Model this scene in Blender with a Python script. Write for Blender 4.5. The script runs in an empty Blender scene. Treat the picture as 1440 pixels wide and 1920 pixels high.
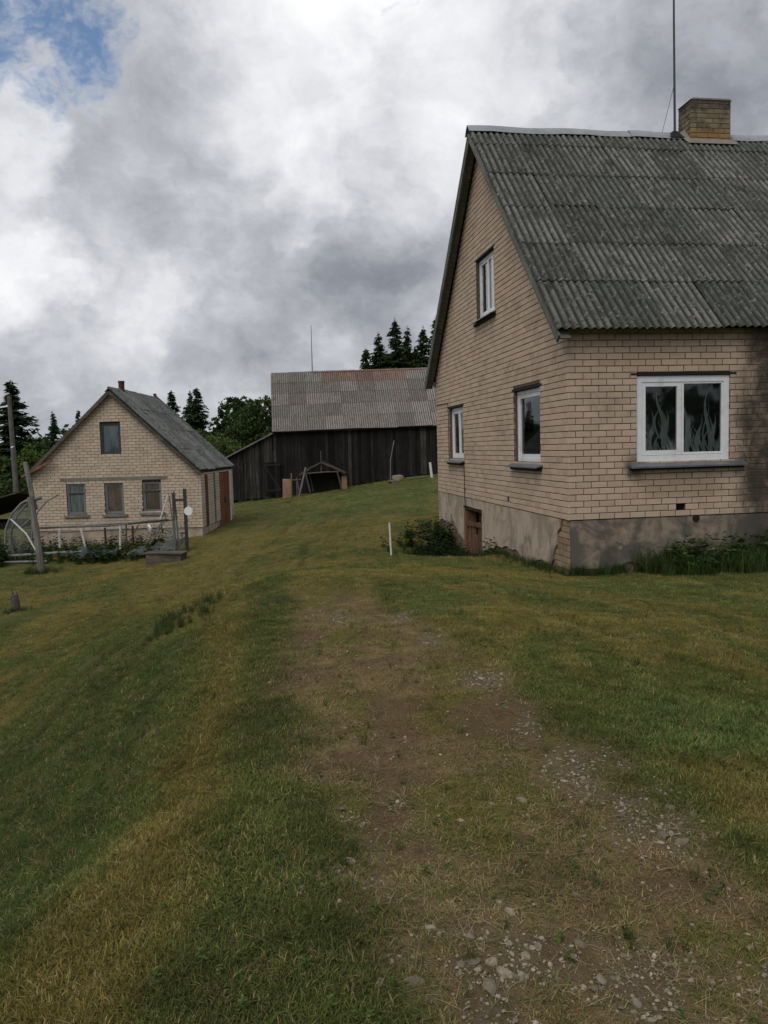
import bpy, bmesh, math, random
import numpy as np
from mathutils import Matrix, Vector
R = math.radians
rng = np.random.default_rng(7)
random.seed(7)
SC = bpy.context.scene
COL = SC.collection

# ------------------------------------------------------------------ camera
cam_data = bpy.data.cameras.new('camera')
cam = bpy.data.objects.new('camera', cam_data)
COL.objects.link(cam)
cam_data.sensor_fit = 'VERTICAL'
cam_data.sensor_height = 36.0
cam_data.sensor_width = 27.0
cam_data.lens = 36.0 * 1496.5 / 1920.0
cam_data.clip_start = 0.05
cam_data.clip_end = 4000
PITCH, ROLL = 0.0805, 0.0262
fw = Vector((0, math.cos(PITCH), -math.sin(PITCH)))
up0 = Vector((0, math.sin(PITCH), math.cos(PITCH)))
rt0 = Vector((1, 0, 0))
crt = rt0 * math.cos(ROLL) - up0 * math.sin(ROLL)
cup = rt0 * math.sin(ROLL) + up0 * math.cos(ROLL)
m = Matrix((crt, cup, -fw)).transposed().to_4x4()
m.translation = (0, 0, 1.6)
cam.matrix_world = m
SC.camera = cam

# ------------------------------------------------------------------ view
SC.view_settings.view_transform = 'Standard'
SC.view_settings.look = 'None'
SC.view_settings.gamma = 1.0
SC.view_settings.exposure = 0.45
SC.view_settings.use_curve_mapping = False
SC.cycles.max_bounces = 5
SC.cycles.diffuse_bounces = 3
SC.cycles.transparent_max_bounces = 12
SC.cycles.use_denoising = True

# ------------------------------------------------------------------ node helper
class NT:
    def __init__(self, nt):
        self.nt = nt; nt.nodes.clear()
    def n(self, typ, **kw):
        nd = self.nt.nodes.new(typ)
        ins = kw.pop('ins', {})
        for k, v in kw.items(): setattr(nd, k, v)
        for k, v in ins.items(): self.set(nd.inputs[k], v)
        return nd
    def set(self, sock, v):
        if isinstance(v, bpy.types.NodeSocket): self.nt.links.new(v, sock)
        elif isinstance(v, (tuple, list)):
            if len(v) == 3 and sock.type == 'RGBA': v = tuple(v) + (1,)
            sock.default_value = v
        else: sock.default_value = v
    def math(self, op, a, b=0.0, c=0.0, clamp=False):
        nd = self.n('ShaderNodeMath', operation=op, use_clamp=clamp)
        for i, v in enumerate((a, b, c)): self.set(nd.inputs[i], v)
        return nd.outputs[0]
    def vmath(self, op, a, b=(0, 0, 0)):
        nd = self.n('ShaderNodeVectorMath', operation=op)
        self.set(nd.inputs[0], a)
        if op == 'SCALE': self.set(nd.inputs['Scale'], b)
        else: self.set(nd.inputs[1], b)
        return nd.outputs['Value'] if op in ('DOT_PRODUCT', 'LENGTH', 'DISTANCE') else nd.outputs[0]
    def mix(self, fac, a, b, mode='MIX'):
        nd = self.n('ShaderNodeMix', data_type='RGBA', blend_type=mode)
        self.set(nd.inputs[0], fac); self.set(nd.inputs[6], a); self.set(nd.inputs[7], b)
        return nd.outputs[2]
    def noise(self, vec, scale, detail=4, rough=0.55, dist=0.0, out=0):
        nd = self.n('ShaderNodeTexNoise', ins={'Scale': scale, 'Detail': detail, 'Roughness': rough, 'Distortion': dist})
        if vec is not None: self.set(nd.inputs['Vector'], vec)
        return nd.outputs[out]
    def ramp(self, v, lo, hi, a=0.0, b=1.0, smooth=True):
        nd = self.n('ShaderNodeMapRange', interpolation_type='SMOOTHSTEP' if smooth else 'LINEAR')
        nd.clamp = True
        for k, q in (('Value', v), ('From Min', lo), ('From Max', hi), ('To Min', a), ('To Max', b)): self.set(nd.inputs[k], q)
        return nd.outputs[0]
    def xyz(self, vec):
        nd = self.n('ShaderNodeSeparateXYZ', ins={0: vec}); return nd.outputs
    def comb(self, x, y, z):
        return self.n('ShaderNodeCombineXYZ', ins={0: x, 1: y, 2: z}).outputs[0]
    def scalev(self, vec, s):
        return self.vmath('MULTIPLY', vec, s)

# ------------------------------------------------------------------ sky
world = bpy.data.worlds.new('World'); SC.world = world; world.use_nodes = True
w = NT(world.node_tree)
SUN_EL, SUN_AZ = R(52), R(-150)           # azimuth from +Y, negative = towards -X
tc = w.n('ShaderNodeTexCoord').outputs['Generated']
sky = w.n('ShaderNodeTexSky', sky_type='NISHITA', sun_disc=False, sun_elevation=SUN_EL, sun_rotation=SUN_AZ,
          altitude=100, air_density=1.0, dust_density=0.3, ozone_density=2.0)
dx, dy, dz = w.xyz(tc)
den = w.math('ADD', w.math('MAXIMUM', dz, 0.0), 0.30)
px, py = w.math('DIVIDE', dx, den), w.math('DIVIDE', dy, den)
cp = w.comb(w.math('ADD', dx, w.math('MULTIPLY', px, 0.10)), w.math('ADD', dy, w.math('MULTIPLY', py, 0.10)), w.math('MULTIPLY', dz, 1.35))
warp = w.n('ShaderNodeTexNoise', ins={'Vector': cp, 'Scale': 6.0, 'Detail': 5, 'Roughness': 0.58}).outputs['Color']
wv = w.vmath('SCALE', w.vmath('SUBTRACT', warp, (0.5, 0.5, 0.5)), 0.20)
dd = w.vmath('NORMALIZE', w.vmath('ADD', tc, wv))
def blob(d, r0, r1, amp):
    v = w.vmath('DOT_PRODUCT', dd, d)
    return w.ramp(v, math.cos(R(r1)), math.cos(R(r0)), 0.0, amp)
fb = w.noise(cp, 4.6, 8, 0.54, 0.1)
fb2 = w.noise(w.vmath('ADD', cp, wv), 11.0, 7, 0.58, 0.0)
b = w.math('MULTIPLY_ADD', w.math('SUBTRACT', fb, 0.5), 0.85, 0.56)
b = w.math('MULTIPLY_ADD', w.math('SUBTRACT', fb2, 0.5), 0.52, b)
for d, r0, r1, amp in [
    ((0.04, 0.90, 0.43), 2, 16, 0.20), ((-0.10, 0.893, 0.44), 1, 9, 0.16), ((0.05, 0.925, 0.37), 1, 6, 0.10),
    ((-0.40, 0.893, 0.205), 0.5, 5.0, 0.40), ((-0.27, 0.945, 0.175), 0, 5, 0.30), ((-0.16, 0.965, 0.195), 0, 3.2, 0.22), ((-0.38, 0.865, 0.33), 0, 4.0, 0.22),
    ((-0.20, 0.94, 0.285), 1, 7.0, -0.05), ((0.32, 0.86, 0.38), 3, 13, -0.28), ((-0.08, 0.945, 0.32), 0.5, 4, 0.08),
    ((-0.026, 0.94, 0.335), 0.5, 3.0, -0.30), ((-0.33, 0.93, 0.125), 1, 6.5, -0.20), ((0.0, 0.975, 0.20), 2, 9, -0.28),
    ((-0.13, 0.91, 0.385), 0.3, 3.0, -0.22), ((-0.25, 0.89, 0.37), 1, 6, 0.10), ((0.12, 0.955, 0.26), 1, 8, -0.02)]:
    b = w.math('ADD', b, blob(d, r0, r1, amp))
low = w.ramp(dz, 0.02, 0.16, 1.0, 0.0)
b = w.math('SUBTRACT', b, w.math('MULTIPLY', low, 0.07))
cr = w.n('ShaderNodeValToRGB', ins={0: b})
el = cr.color_ramp.elements
el[0].position = 0.0; el[0].color = (0.11, 0.12, 0.14, 1)
el[1].position = 1.0; el[1].color = (0.74, 0.745, 0.755, 1)
for pos, c in ((0.28, (0.215, 0.226, 0.255)), (0.5, (0.355, 0.366, 0.397)), (0.72, (0.54, 0.55, 0.575))):
    e = el.new(pos); e.color = c + (1,)
gap = w.math('ADD', blob((-0.37, 0.82, 0.438), 2, 9.5, 0.54), w.math('MULTIPLY', w.math('SUBTRACT', fb2, 0.5), 1.9))
gap = w.math('ADD', gap, w.math('MULTIPLY', w.math('SUBTRACT', fb, 0.5), 0.9))
cover = w.ramp(gap, 0.25, 0.72, 1.0, 0.0)
bg_sky = w.n('ShaderNodeBackground', ins={'Color': sky.outputs[0], 'Strength': 0.09})
bg_cl = w.n('ShaderNodeBackground', ins={'Color': cr.outputs[0], 'Strength': 1.0})
mx = w.n('ShaderNodeMixShader', ins={0: cover, 1: bg_sky.outputs[0], 2: bg_cl.outputs[0]})
out = w.n('ShaderNodeOutputWorld', ins={0: mx.outputs[0]})

# ------------------------------------------------------------------ sun behind the cloud
sd = bpy.data.lights.new('sun', 'SUN'); sd.energy = 1.35; sd.angle = R(50); sd.color = (1.0, 0.95, 0.88)
sun = bpy.data.objects.new('sun', sd); COL.objects.link(sun)
sv = Vector((math.sin(SUN_AZ) * math.cos(SUN_EL), math.cos(SUN_AZ) * math.cos(SUN_EL), math.sin(SUN_EL)))
sun.rotation_euler = sv.to_track_quat('Z', 'Y').to_euler()
sun.location = (-20, -30, 40)

# ------------------------------------------------------------------ object helpers
def new_mesh(name, V, F, mats, smooth=False):
    me = bpy.data.meshes.new(name)
    me.from_pydata([tuple(map(float, v)) for v in V], [], [tuple(int(i) for i in f) for f in F])
    for mt in (mats if isinstance(mats, (list, tuple)) else [mats]): me.materials.append(mt)
    if smooth: me.polygons.foreach_set('use_smooth', [True] * len(me.polygons))
    me.update()
    return me
def link(name, me, parent=None, loc=(0, 0, 0), rot=(0, 0, 0), scl=(1, 1, 1)):
    o = bpy.data.objects.new(name, me); COL.objects.link(o)
    o.location = loc; o.rotation_euler = rot; o.scale = scl
    if parent is not None: o.parent = parent
    return o
def thing(name, label, cat, loc=(0, 0, 0), rz=0.0, group=None):
    o = link(name, None, None, loc, (0, 0, rz))
    return tag(o, label, cat, group)
def tag(o, label=None, cat=None, group=None, kind=None):
    if label: o['label'] = label
    if cat: o['category'] = cat
    if group: o['group'] = group
    if kind: o['kind'] = kind
    return o
class MB:
    """collects shapes for one mesh"""
    def __init__(s): s.V = []; s.F = []
    def add(s, V, F):
        b = len(s.V); s.V += [tuple(v) for v in V]; s.F += [tuple(i + b for i in f) for f in F]
        return s
    def box(s, x0, x1, y0, y1, z0, z1):
        V = [(x, y, z) for z in (z0, z1) for y in (y0, y1) for x in (x0, x1)]
        return s.add(V, [(0, 2, 3, 1), (4, 5, 7, 6), (0, 1, 5, 4), (2, 6, 7, 3), (0, 4, 6, 2), (1, 3, 7, 5)])
    def tube(s, pts, rad, n=8, cap=True):
        pts = [Vector(p) for p in pts]
        rads = rad if isinstance(rad, (list, tuple)) else [rad] * len(pts)
        V, F = [], []
        ref = Vector((0, 0, 1)) if abs((pts[-1] - pts[0]).normalized().z) < 0.9 else Vector((1, 0, 0))
        for i, p in enumerate(pts):
            t = (pts[min(i + 1, len(pts) - 1)] - pts[max(i - 1, 0)]).normalized()
            a = t.cross(ref).normalized(); c = t.cross(a).normalized()
            for k in range(n):
                q = 2 * math.pi * k / n
                V.append(p + (a * math.cos(q) + c * math.sin(q)) * rads[i])
        for i in range(len(pts) - 1):
            for k in range(n):
                F.append((i * n + k, i * n + (k + 1) % n, (i + 1) * n + (k + 1) % n, (i + 1) * n + k))
        if cap:
            F.append(tuple(range(n - 1, -1, -1))); F.append(tuple((len(pts) - 1) * n + k for k in range(n)))
        return s.add(V, F)
    def beam(s, p, q, wd, ht, upv=(0, 0, 1)):
        """rectangular bar from p to q, ht along upv, wd across"""
        p, q, u = Vector(p), Vector(q), Vector(upv)
        t = (q - p).normalized(); a = t.cross(u).normalized(); u = a.cross(t).normalized()
        V = []
        for c in (p, q):
            for su, sa in ((-1, -1), (-1, 1), (1, 1), (1, -1)): V.append(c + u * (su * ht / 2) + a * (sa * wd / 2))
        return s.add(V, [(0, 1, 2, 3), (7, 6, 5, 4), (0, 4, 5, 1), (1, 5, 6, 2), (2, 6, 7, 3), (3, 7, 4, 0)])
    def prism(s, poly, y0, y1):
        """polygon in x,z extruded between y0 and y1 (y0 faces the viewer)"""
        n = len(poly)
        V = [(x, y0, z) for x, z in poly] + [(x, y1, z) for x, z in poly]
        F = [tuple(range(n)), tuple(range(2 * n - 1, n - 1, -1))] + [(i, i + n, (i + 1) % n + n, (i + 1) % n) for i in range(n)]
        return s.add(V, F)
    def build(s, name, mat, parent=None, loc=(0, 0, 0), rot=(0, 0, 0), scl=(1, 1, 1), smooth=False):
        me = new_mesh(name, s.V, s.F, mat, smooth)
        bm = bmesh.new(); bm.from_mesh(me)
        bmesh.ops.recalc_face_normals(bm, faces=bm.faces); bm.to_mesh(me); bm.free()
        return link(name, me, parent, loc, rot, scl)

# ------------------------------------------------------------------ numpy noise
_lat = np.random.default_rng(3).random((256, 256))
def vnoise(x, y):
    xi, yi = np.floor(x).astype(int), np.floor(y).astype(int)
    fx, fy = x - xi, y - yi
    fx, fy = fx * fx * (3 - 2 * fx), fy * fy * (3 - 2 * fy)
    a, b_ = _lat[xi % 256, yi % 256], _lat[(xi + 1) % 256, yi % 256]
    c, d_ = _lat[xi % 256, (yi + 1) % 256], _lat[(xi + 1) % 256, (yi + 1) % 256]
    return (a * (1 - fx) + b_ * fx) * (1 - fy) + (c * (1 - fx) + d_ * fx) * fy
def fbm(x, y, sc, oct=4, off=0.0):
    v = 0; a = 0.5
    x = x * sc + off; y = y * sc + off * 1.7
    for i in range(oct):
        v = v + a * vnoise(x, y); x = x * 2.03 + 11.3; y = y * 2.03 + 5.1; a *= 0.5
    return v
def sstep(a, b_, v):
    t = np.clip((v - a) / (b_ - a), 0, 1); return t * t * (3 - 2 * t)
def pdist(x, y, line):
    best = np.full(np.shape(x), 1e9)
    for (ax, ay), (bx, by) in zip(line[:-1], line[1:]):
        ex, ey = bx - ax, by - ay; L2 = ex * ex + ey * ey + 1e-9
        t = np.clip(((x - ax) * ex + (y - ay) * ey) / L2, 0, 1)
        best = np.minimum(best, np.hypot(x - ax - t * ex, y - ay - t * ey))
    return best

# ------------------------------------------------------------------ materials
def mat(name, fn):
    mt = bpy.data.materials.new(name); mt.use_nodes = True
    t = NT(mt.node_tree)
    o = t.n('ShaderNodeOutputMaterial')
    sh = fn(t)
    if isinstance(sh, tuple):
        t.nt.links.new(sh[0], o.inputs['Surface'])
    else: t.nt.links.new(sh, o.inputs['Surface'])
    return mt
def pbr(t, col, rough=0.85, bump=None, bstr=0.3, bdist=0.01, spec=0.3, metal=0.0):
    nd = t.n('ShaderNodeBsdfPrincipled')
    t.set(nd.inputs['Base Color'], col); t.set(nd.inputs['Roughness'], rough)
    t.set(nd.inputs['Specular IOR Level'], spec); t.set(nd.inputs['Metallic'], metal)
    if bump is not None:
        bn = t.n('ShaderNodeBump', ins={'Height': bump, 'Strength': bstr, 'Distance': bdist})
        t.nt.links.new(bn.outputs[0], nd.inputs['Normal'])
    return nd.outputs[0]
def opos(t): return t.n('ShaderNodeTexCoord').outputs['Object']
def wpos(t): return t.n('ShaderNodeNewGeometry').outputs['Position']
def orand(t): return t.n('ShaderNodeObjectInfo').outputs['Random']
def attr(t, name, typ='GEOMETRY', out='Fac'):
    return t.n('ShaderNodeAttribute', attribute_name=name, attribute_type=typ).outputs[out]

def wood_mat(name, c0, c1, grain=(30, 30, 2.0), var=0.5, rough=0.85):
    def fn(t):
        r = orand(t)
        p = t.vmath('ADD', t.scalev(opos(t), grain), t.comb(t.math('MULTIPLY', r, 37.0), 0.0, t.math('MULTIPLY', r, 11.0)))
        g = t.noise(p, 1.0, 6, 0.65, 0.4)
        c = t.mix(t.ramp(g, 0.3, 0.7), c0, c1)
        pw = t.noise(wpos(t), 1.7, 4, 0.6)
        c = t.mix(t.ramp(pw, 0.35, 0.7, 0.0, 0.45), c, tuple(v * 0.45 for v in c0))
        k = t.math('MULTIPLY_ADD', r, var, 1.0 - var * 0.5)
        c = t.mix(1.0, c, t.comb(k, k, k), 'MULTIPLY')
        return pbr(t, c, rough, g, 0.5, 0.004, 0.2)
    return mat(name, fn)

M = {}
M['wood_grey'] = wood_mat('wood_grey', (0.095, 0.092, 0.086), (0.21, 0.203, 0.192))
M['wood_barge'] = wood_mat('wood_barge', (0.085, 0.088, 0.076), (0.18, 0.18, 0.16), (3, 22, 22))
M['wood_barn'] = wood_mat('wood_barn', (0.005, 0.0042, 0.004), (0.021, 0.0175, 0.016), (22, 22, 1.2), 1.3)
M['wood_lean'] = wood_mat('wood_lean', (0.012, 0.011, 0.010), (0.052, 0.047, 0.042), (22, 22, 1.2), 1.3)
M['wood_brown'] = wood_mat('wood_brown', (0.075, 0.038, 0.022), (0.20, 0.108, 0.062), (30, 30, 2.0), 0.6)
M['wood_orange'] = wood_mat('wood_orange', (0.14, 0.045, 0.016), (0.24, 0.085, 0.030), (26, 26, 2.0), 0.3)
M['wood_box'] = wood_mat('wood_box', (0.05, 0.042, 0.034), (0.13, 0.11, 0.09), (2, 25, 25), 0.5)
M['board_pale'] = wood_mat('board_pale', (0.26, 0.17, 0.10), (0.36, 0.25, 0.155), (8, 8, 3), 0.25)

def simple(name, col, rough=0.6, nscale=6.0, namp=0.25, metal=0.0, spec=0.3):
    def fn(t):
        n_ = t.noise(opos(t), nscale, 6, 0.65)
        c = t.mix(t.ramp(n_, 0.35, 0.7), col, tuple(v * (1 - namp) for v in col))
        n2 = t.noise(wpos(t), 2.2, 5, 0.6)
        c = t.mix(t.ramp(n2, 0.5, 0.75, 0.0, 0.5), c, (col[0] * .45, col[1] * .43, col[2] * .38))
        return pbr(t, c, rough, n_, 0.15, 0.003, spec, metal)
    return mat(name, fn)
M['pvc'] = simple('pvc', (0.66, 0.68, 0.70), 0.35, 14, 0.10)
M['white_paint'] = simple('white_paint', (0.68, 0.68, 0.66), 0.5, 12, 0.15)
M['flash_metal'] = simple('flash_metal', (0.30, 0.315, 0.33), 0.42, 4, 0.22, 0.5, 0.5)
M['sill_metal'] = simple('sill_metal', (0.16, 0.175, 0.195), 0.38, 5, 0.3, 0.5, 0.5)
M['dark_steel'] = simple('dark_steel', (0.05, 0.055, 0.062), 0.5, 9, 0.3, 0.4)
M['rust'] = simple('rust', (0.085, 0.035, 0.022), 0.8, 9, 0.5)
M['black_hole'] = simple('black_hole', (0.012, 0.011, 0.010), 0.95, 9, 0.2)
M['felt'] = simple('felt', (0.018, 0.018, 0.019), 0.9, 9, 0.3)
M['frame_blue'] = simple('frame_blue', (0.17, 0.185, 0.195), 0.65, 18, 0.4)
M['frame_dark'] = simple('frame_dark', (0.045, 0.052, 0.058), 0.6, 18, 0.4)
M['disc'] = simple('disc', (0.72, 0.73, 0.74), 0.5, 8, 0.1)
M['pipe_grey'] = simple('pipe_grey', (0.20, 0.205, 0.20), 0.6, 7, 0.4)
M['cement'] = simple('cement', (0.20, 0.185, 0.165), 0.9, 7, 0.35)
M['interior'] = simple('interior', (0.06, 0.055, 0.05), 0.9, 3, 0.3)
M['stake_white'] = simple('stake_white', (0.62, 0.62, 0.58), 0.6, 12, 0.2)

def glass_fn(t):
    n_ = t.noise(opos(t), 2.2, 2, 0.5)
    bn = t.n('ShaderNodeBump', ins={'Height': n_, 'Strength': 0.05, 'Distance': 0.02})
    fr = t.n('ShaderNodeFresnel', ins={'IOR': 1.45, 'Normal': bn.outputs[0]})
    gl = t.n('ShaderNodeBsdfGlossy', ins={'Color': (0.95, 0.97, 1.0), 'Roughness': 0.03, 'Normal': bn.outputs[0]})
    tr = t.n('ShaderNodeBsdfTransparent', ins={'Color': (0.86, 0.90, 0.89)})
    f = t.math('MULTIPLY_ADD', fr.outputs[0], 1.1, 0.0, clamp=True)
    return t.n('ShaderNodeMixShader', ins={0: f, 1: tr.outputs[0], 2: gl.outputs[0]}).outputs[0]
M['glass'] = mat('glass', glass_fn)
def cloth(name, col, alpha=1.0, fold=(18, 2, 1.0)):
    def fn(t):
        n_ = t.noise(t.scalev(opos(t), fold), 1.0, 3, 0.5, 0.6)
        c = t.mix(t.ramp(n_, 0.3, 0.7), tuple(v * 0.6 for v in col), col)
        df = t.n('ShaderNodeBsdfDiffuse', ins={'Color': c})
        tl = t.n('ShaderNodeBsdfTranslucent', ins={'Color': c})
        s = t.n('ShaderNodeMixShader', ins={0: 0.35, 1: df.outputs[0], 2: tl.outputs[0]}).outputs[0]
        if alpha < 1:
            tr = t.n('ShaderNodeBsdfTransparent')
            s = t.n('ShaderNodeMixShader', ins={0: alpha, 1: tr.outputs[0], 2: s}).outputs[0]
        return s
    return mat(name, fn)
M['net'] = cloth('net', (0.34, 0.35, 0.34), 0.09)
M['motif'] = cloth('motif', (0.85, 0.87, 0.85), 0.7)
M['curtain_pale'] = cloth('curtain_pale', (0.80, 0.88, 0.82), 1.0, (14, 2, 2))
M['curtain_pink'] = cloth('curtain_pink', (0.82, 0.54, 0.44), 1.0, (7, 2, 4))
M['curtain_brown'] = cloth('curtain_brown', (0.68, 0.46, 0.38), 1.0, (3, 2, 2))
M['sky_reflect_cloth'] = cloth('sky_reflect_cloth', (0.52, 0.58, 0.66), 1.0, (4, 2, 1))  # blue-grey cloth standing in for sky reflected in the upper pane
M['lace'] = cloth('lace', (0.70, 0.71, 0.68), 0.75, (22, 22, 1.5))
M['film'] = cloth('film', (0.46, 0.50, 0.50), 0.30, (3, 3, 1.0))
M['film_dirty'] = cloth('film_dirty', (0.15, 0.17, 0.165), 0.85, (3, 3, 3))

# ---- brick: HX,HY,HZ world position is used for stains with a shape of their own
def brick_fn(kind):
    def fn(t):
        tint = t.math('FRACT', t.math('ADD', attr(t, 'tint'), orand(t)))
        P = wpos(t)
        c = t.n('ShaderNodeValToRGB', ins={0: tint})
        e = c.color_ramp.elements
        if kind == 'house':
            cs = [(0.395, 0.302, 0.226), (0.45, 0.346, 0.264), (0.485, 0.378, 0.293), (0.41, 0.322, 0.25)]
        elif kind == 'small':
            cs = [(0.42, 0.34, 0.262), (0.475, 0.388, 0.302), (0.515, 0.428, 0.34), (0.44, 0.365, 0.292)]
        elif kind == 'plinth':
            cs = [(0.20, 0.135, 0.088), (0.26, 0.185, 0.12), (0.31, 0.225, 0.15), (0.23, 0.175, 0.125)]
        else:
            cs = [(0.13, 0.108, 0.072), (0.20, 0.162, 0.108), (0.23, 0.185, 0.12), (0.16, 0.138, 0.10)]
        e[0].color = cs[0] + (1,); e[1].color = cs[3] + (1,); e[0].position = 0; e[1].position = 1
        for p_, q in ((0.35, cs[1]), (0.7, cs[2])):
            x = e.new(p_); x.color = q + (1,)
        col = c.outputs[0]
        fine = t.noise(P, 55, 5, 0.7)
        col = t.mix(t.ramp(fine, 0.42, 0.75, 0.0, 0.35), col, (0.20, 0.155, 0.115))
        soot = t.noise(P, 1.3, 6, 0.68, 0.3)
        col = t.mix(t.ramp(soot, 0.50, 0.78, 0.0, 0.42), col, (0.12, 0.105, 0.085))
        pits = t.noise(P, 190, 3, 0.6)
        if kind == 'house':
            # dark damp stain at the far end of the front wall and runs under the sill
            X, Y, Z = t.xyz(P)
            # house axes: w along the front wall, v height over the brick base
            wv_ = t.math('ADD', t.math('MULTIPLY', t.math('SUBTRACT', X, 2.9), 0.9887), t.math('MULTIPLY', t.math('SUBTRACT', Y, 12.5), 0.1502))
            v = t.math('SUBTRACT', Z, 0.383)
            nz = t.noise(P, 3.2, 6, 0.65, 0.6)
            nn = t.math('SUBTRACT', nz, 0.5)
            wn = t.math('MULTIPLY_ADD', nn, 0.55, wv_)
            # boundary leans: further left lower down, recedes near the top
            edge = t.math('ADD', t.ramp(v, 0.25, 1.0, 2.74, 2.60), t.ramp(v, 1.0, 2.7, 0.0, 0.20))
            d_ = t.math('SUBTRACT', wn, edge)
            st = t.ramp(d_, -0.02, 0.50, 0.0, 0.95)
            st = t.math('MULTIPLY', st, t.ramp(nz, 0.30, 0.55, 0.7, 1.0))
            col = t.mix(st, col, (0.030, 0.030, 0.024))
            # runs under the sill ends
            a = t.math('ABSOLUTE', t.math('SUBTRACT', wn, 1.13))
            s2 = t.math('MULTIPLY', t.ramp(a, 0.04, 0.26, 1.0, 0.0), t.ramp(t.math('ABSOLUTE', t.math('SUBTRACT', t.math('MULTIPLY_ADD', nn, 0.4, v), 0.80)), 0.05, 0.32, 1.0, 0.0))
            col = t.mix(t.math('MULTIPLY', s2, 0.8), col, (0.045, 0.042, 0.032))
            # washed paler ochre patch below the window
            inx = t.math('MULTIPLY', t.ramp(wn, 1.1, 1.4), t.ramp(wn, 2.45, 2.75, 1.0, 0.0))
            inz = t.math('MULTIPLY', t.ramp(v, 0.22, 0.38), t.ramp(v, 0.72, 0.84, 1.0, 0.0))
            front = t.ramp(t.math('ADD', t.math('MULTIPLY', t.math('SUBTRACT', X, 2.9), -0.1502), t.math('MULTIPLY', t.math('SUBTRACT', Y, 12.5), 0.9887)), 0.1, 0.3, 1.0, 0.0)
            col = t.mix(t.math('MULTIPLY', t.math('MULTIPLY', inx, inz), t.math('MULTIPLY', front, 0.55)), col, (0.27, 0.205, 0.145))
            # green algae just under the eave
            al = t.math('MULTIPLY', t.ramp(t.math('MULTIPLY_ADD', nn, 0.25, v), 2.72, 2.95), t.math('MULTIPLY', front, 0.55))
            col = t.mix(al, col, (0.12, 0.125, 0.075))
        if kind == 'chimney':
            X, Y, Z = t.xyz(P)
            nz = t.noise(P, 4.0, 5, 0.6, 0.5)
            s1 = t.ramp(t.math('MULTIPLY_ADD', t.math('SUBTRACT', nz, 0.5), 0.7, Z), 8.40, 8.85, 0.0, 0.85)
            col = t.mix(s1, col, (0.035, 0.034, 0.030))
            s2 = t.ramp(nz, 0.50, 0.65, 0.0, 0.75)
            col = t.mix(s2, col, (0.05, 0.045, 0.036))
            s3 = t.math('MULTIPLY', t.ramp(Z, 8.02, 8.28, 1.0, 0.0), t.ramp(nz, 0.30, 0.5))
            col = t.mix(t.math('MULTIPLY', s3, 0.75), col, (0.27, 0.135, 0.040))
        return pbr(t, col, 0.93, t.math('ADD', t.math('MULTIPLY', pits, 0.5), fine), 0.45, 0.004, 0.12)
    return fn
M['brick_house'] = mat('brick_house', brick_fn('house'))
M['brick_small'] = mat('brick_small', brick_fn('small'))
M['brick_plinth'] = mat('brick_plinth', brick_fn('plinth'))
M['brick_chimney'] = mat('brick_chimney', brick_fn('chimney'))
def mortar_fn(t):
    n_ = t.noise(wpos(t), 24, 6, 0.7)
    return pbr(t, t.mix(t.ramp(n_, 0.3, 0.7), (0.060, 0.044, 0.033), (0.15, 0.115, 0.088)), 0.95, n_, 0.6, 0.006, 0.1)
M['mortar'] = mat('mortar', mortar_fn)
def plaster_fn(dark):
    def fn(t):
        P = wpos(t)
        a = t.noise(P, 1.5, 7, 0.65, 0.5)
        b_ = t.noise(P, 38, 5, 0.7)
        st = t.noise(t.scalev(P, (3.2, 3.2, 1.3)), 1.0, 6, 0.6, 0.2)
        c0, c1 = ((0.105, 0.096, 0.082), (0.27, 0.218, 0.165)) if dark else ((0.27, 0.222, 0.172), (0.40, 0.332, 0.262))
        c = t.mix(t.ramp(a, 0.42, 0.58), c0, c1)
        c = t.mix(t.ramp(st, 0.52, 0.72, 0.0, 0.7), c, (0.060, 0.057, 0.046))
        X, Y, Z = t.xyz(P)
        c = t.mix(t.ramp(t.noise(P, 2.8, 5, 0.6), 0.58, 0.72, 0.0, 0.4), c, (0.21, 0.135, 0.075))
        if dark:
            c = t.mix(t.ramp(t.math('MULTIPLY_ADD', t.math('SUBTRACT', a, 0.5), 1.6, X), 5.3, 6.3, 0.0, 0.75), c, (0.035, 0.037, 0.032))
        c = t.mix(t.ramp(b_, 0.45, 0.8, 0.0, 0.3), c, (0.09, 0.08, 0.065))
        return pbr(t, c, 0.95, t.math('ADD', t.math('MULTIPLY', b_, 0.4), a), 0.6, 0.012, 0.1)
    return fn
M['plaster'] = mat('plaster', plaster_fn(False))
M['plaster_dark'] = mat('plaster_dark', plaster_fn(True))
def rubble_fn(t):
    P = wpos(t)
    vo = t.n('ShaderNodeTexVoronoi', feature='F1', ins={'Scale': 9.0, 'Vector': t.vmath('ADD', P, t.vmath('SCALE', t.noise(P, 6, 3, out=1), 0.25))})
    n_ = t.noise(P, 20, 6, 0.7)
    c = t.mix(t.ramp(n_, 0.3, 0.7), (0.14, 0.105, 0.075), (0.27, 0.205, 0.145))
    c = t.mix(t.ramp(vo.outputs['Distance'], 0.35, 0.7, 0.0, 0.55), c, (0.10, 0.08, 0.06))
    return pbr(t, c, 0.95, t.math('ADD', n_, t.math('MULTIPLY', vo.outputs['Distance'], -0.8)), 0.9, 0.03, 0.1)
M['rubble'] = mat('rubble', rubble_fn)

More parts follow.
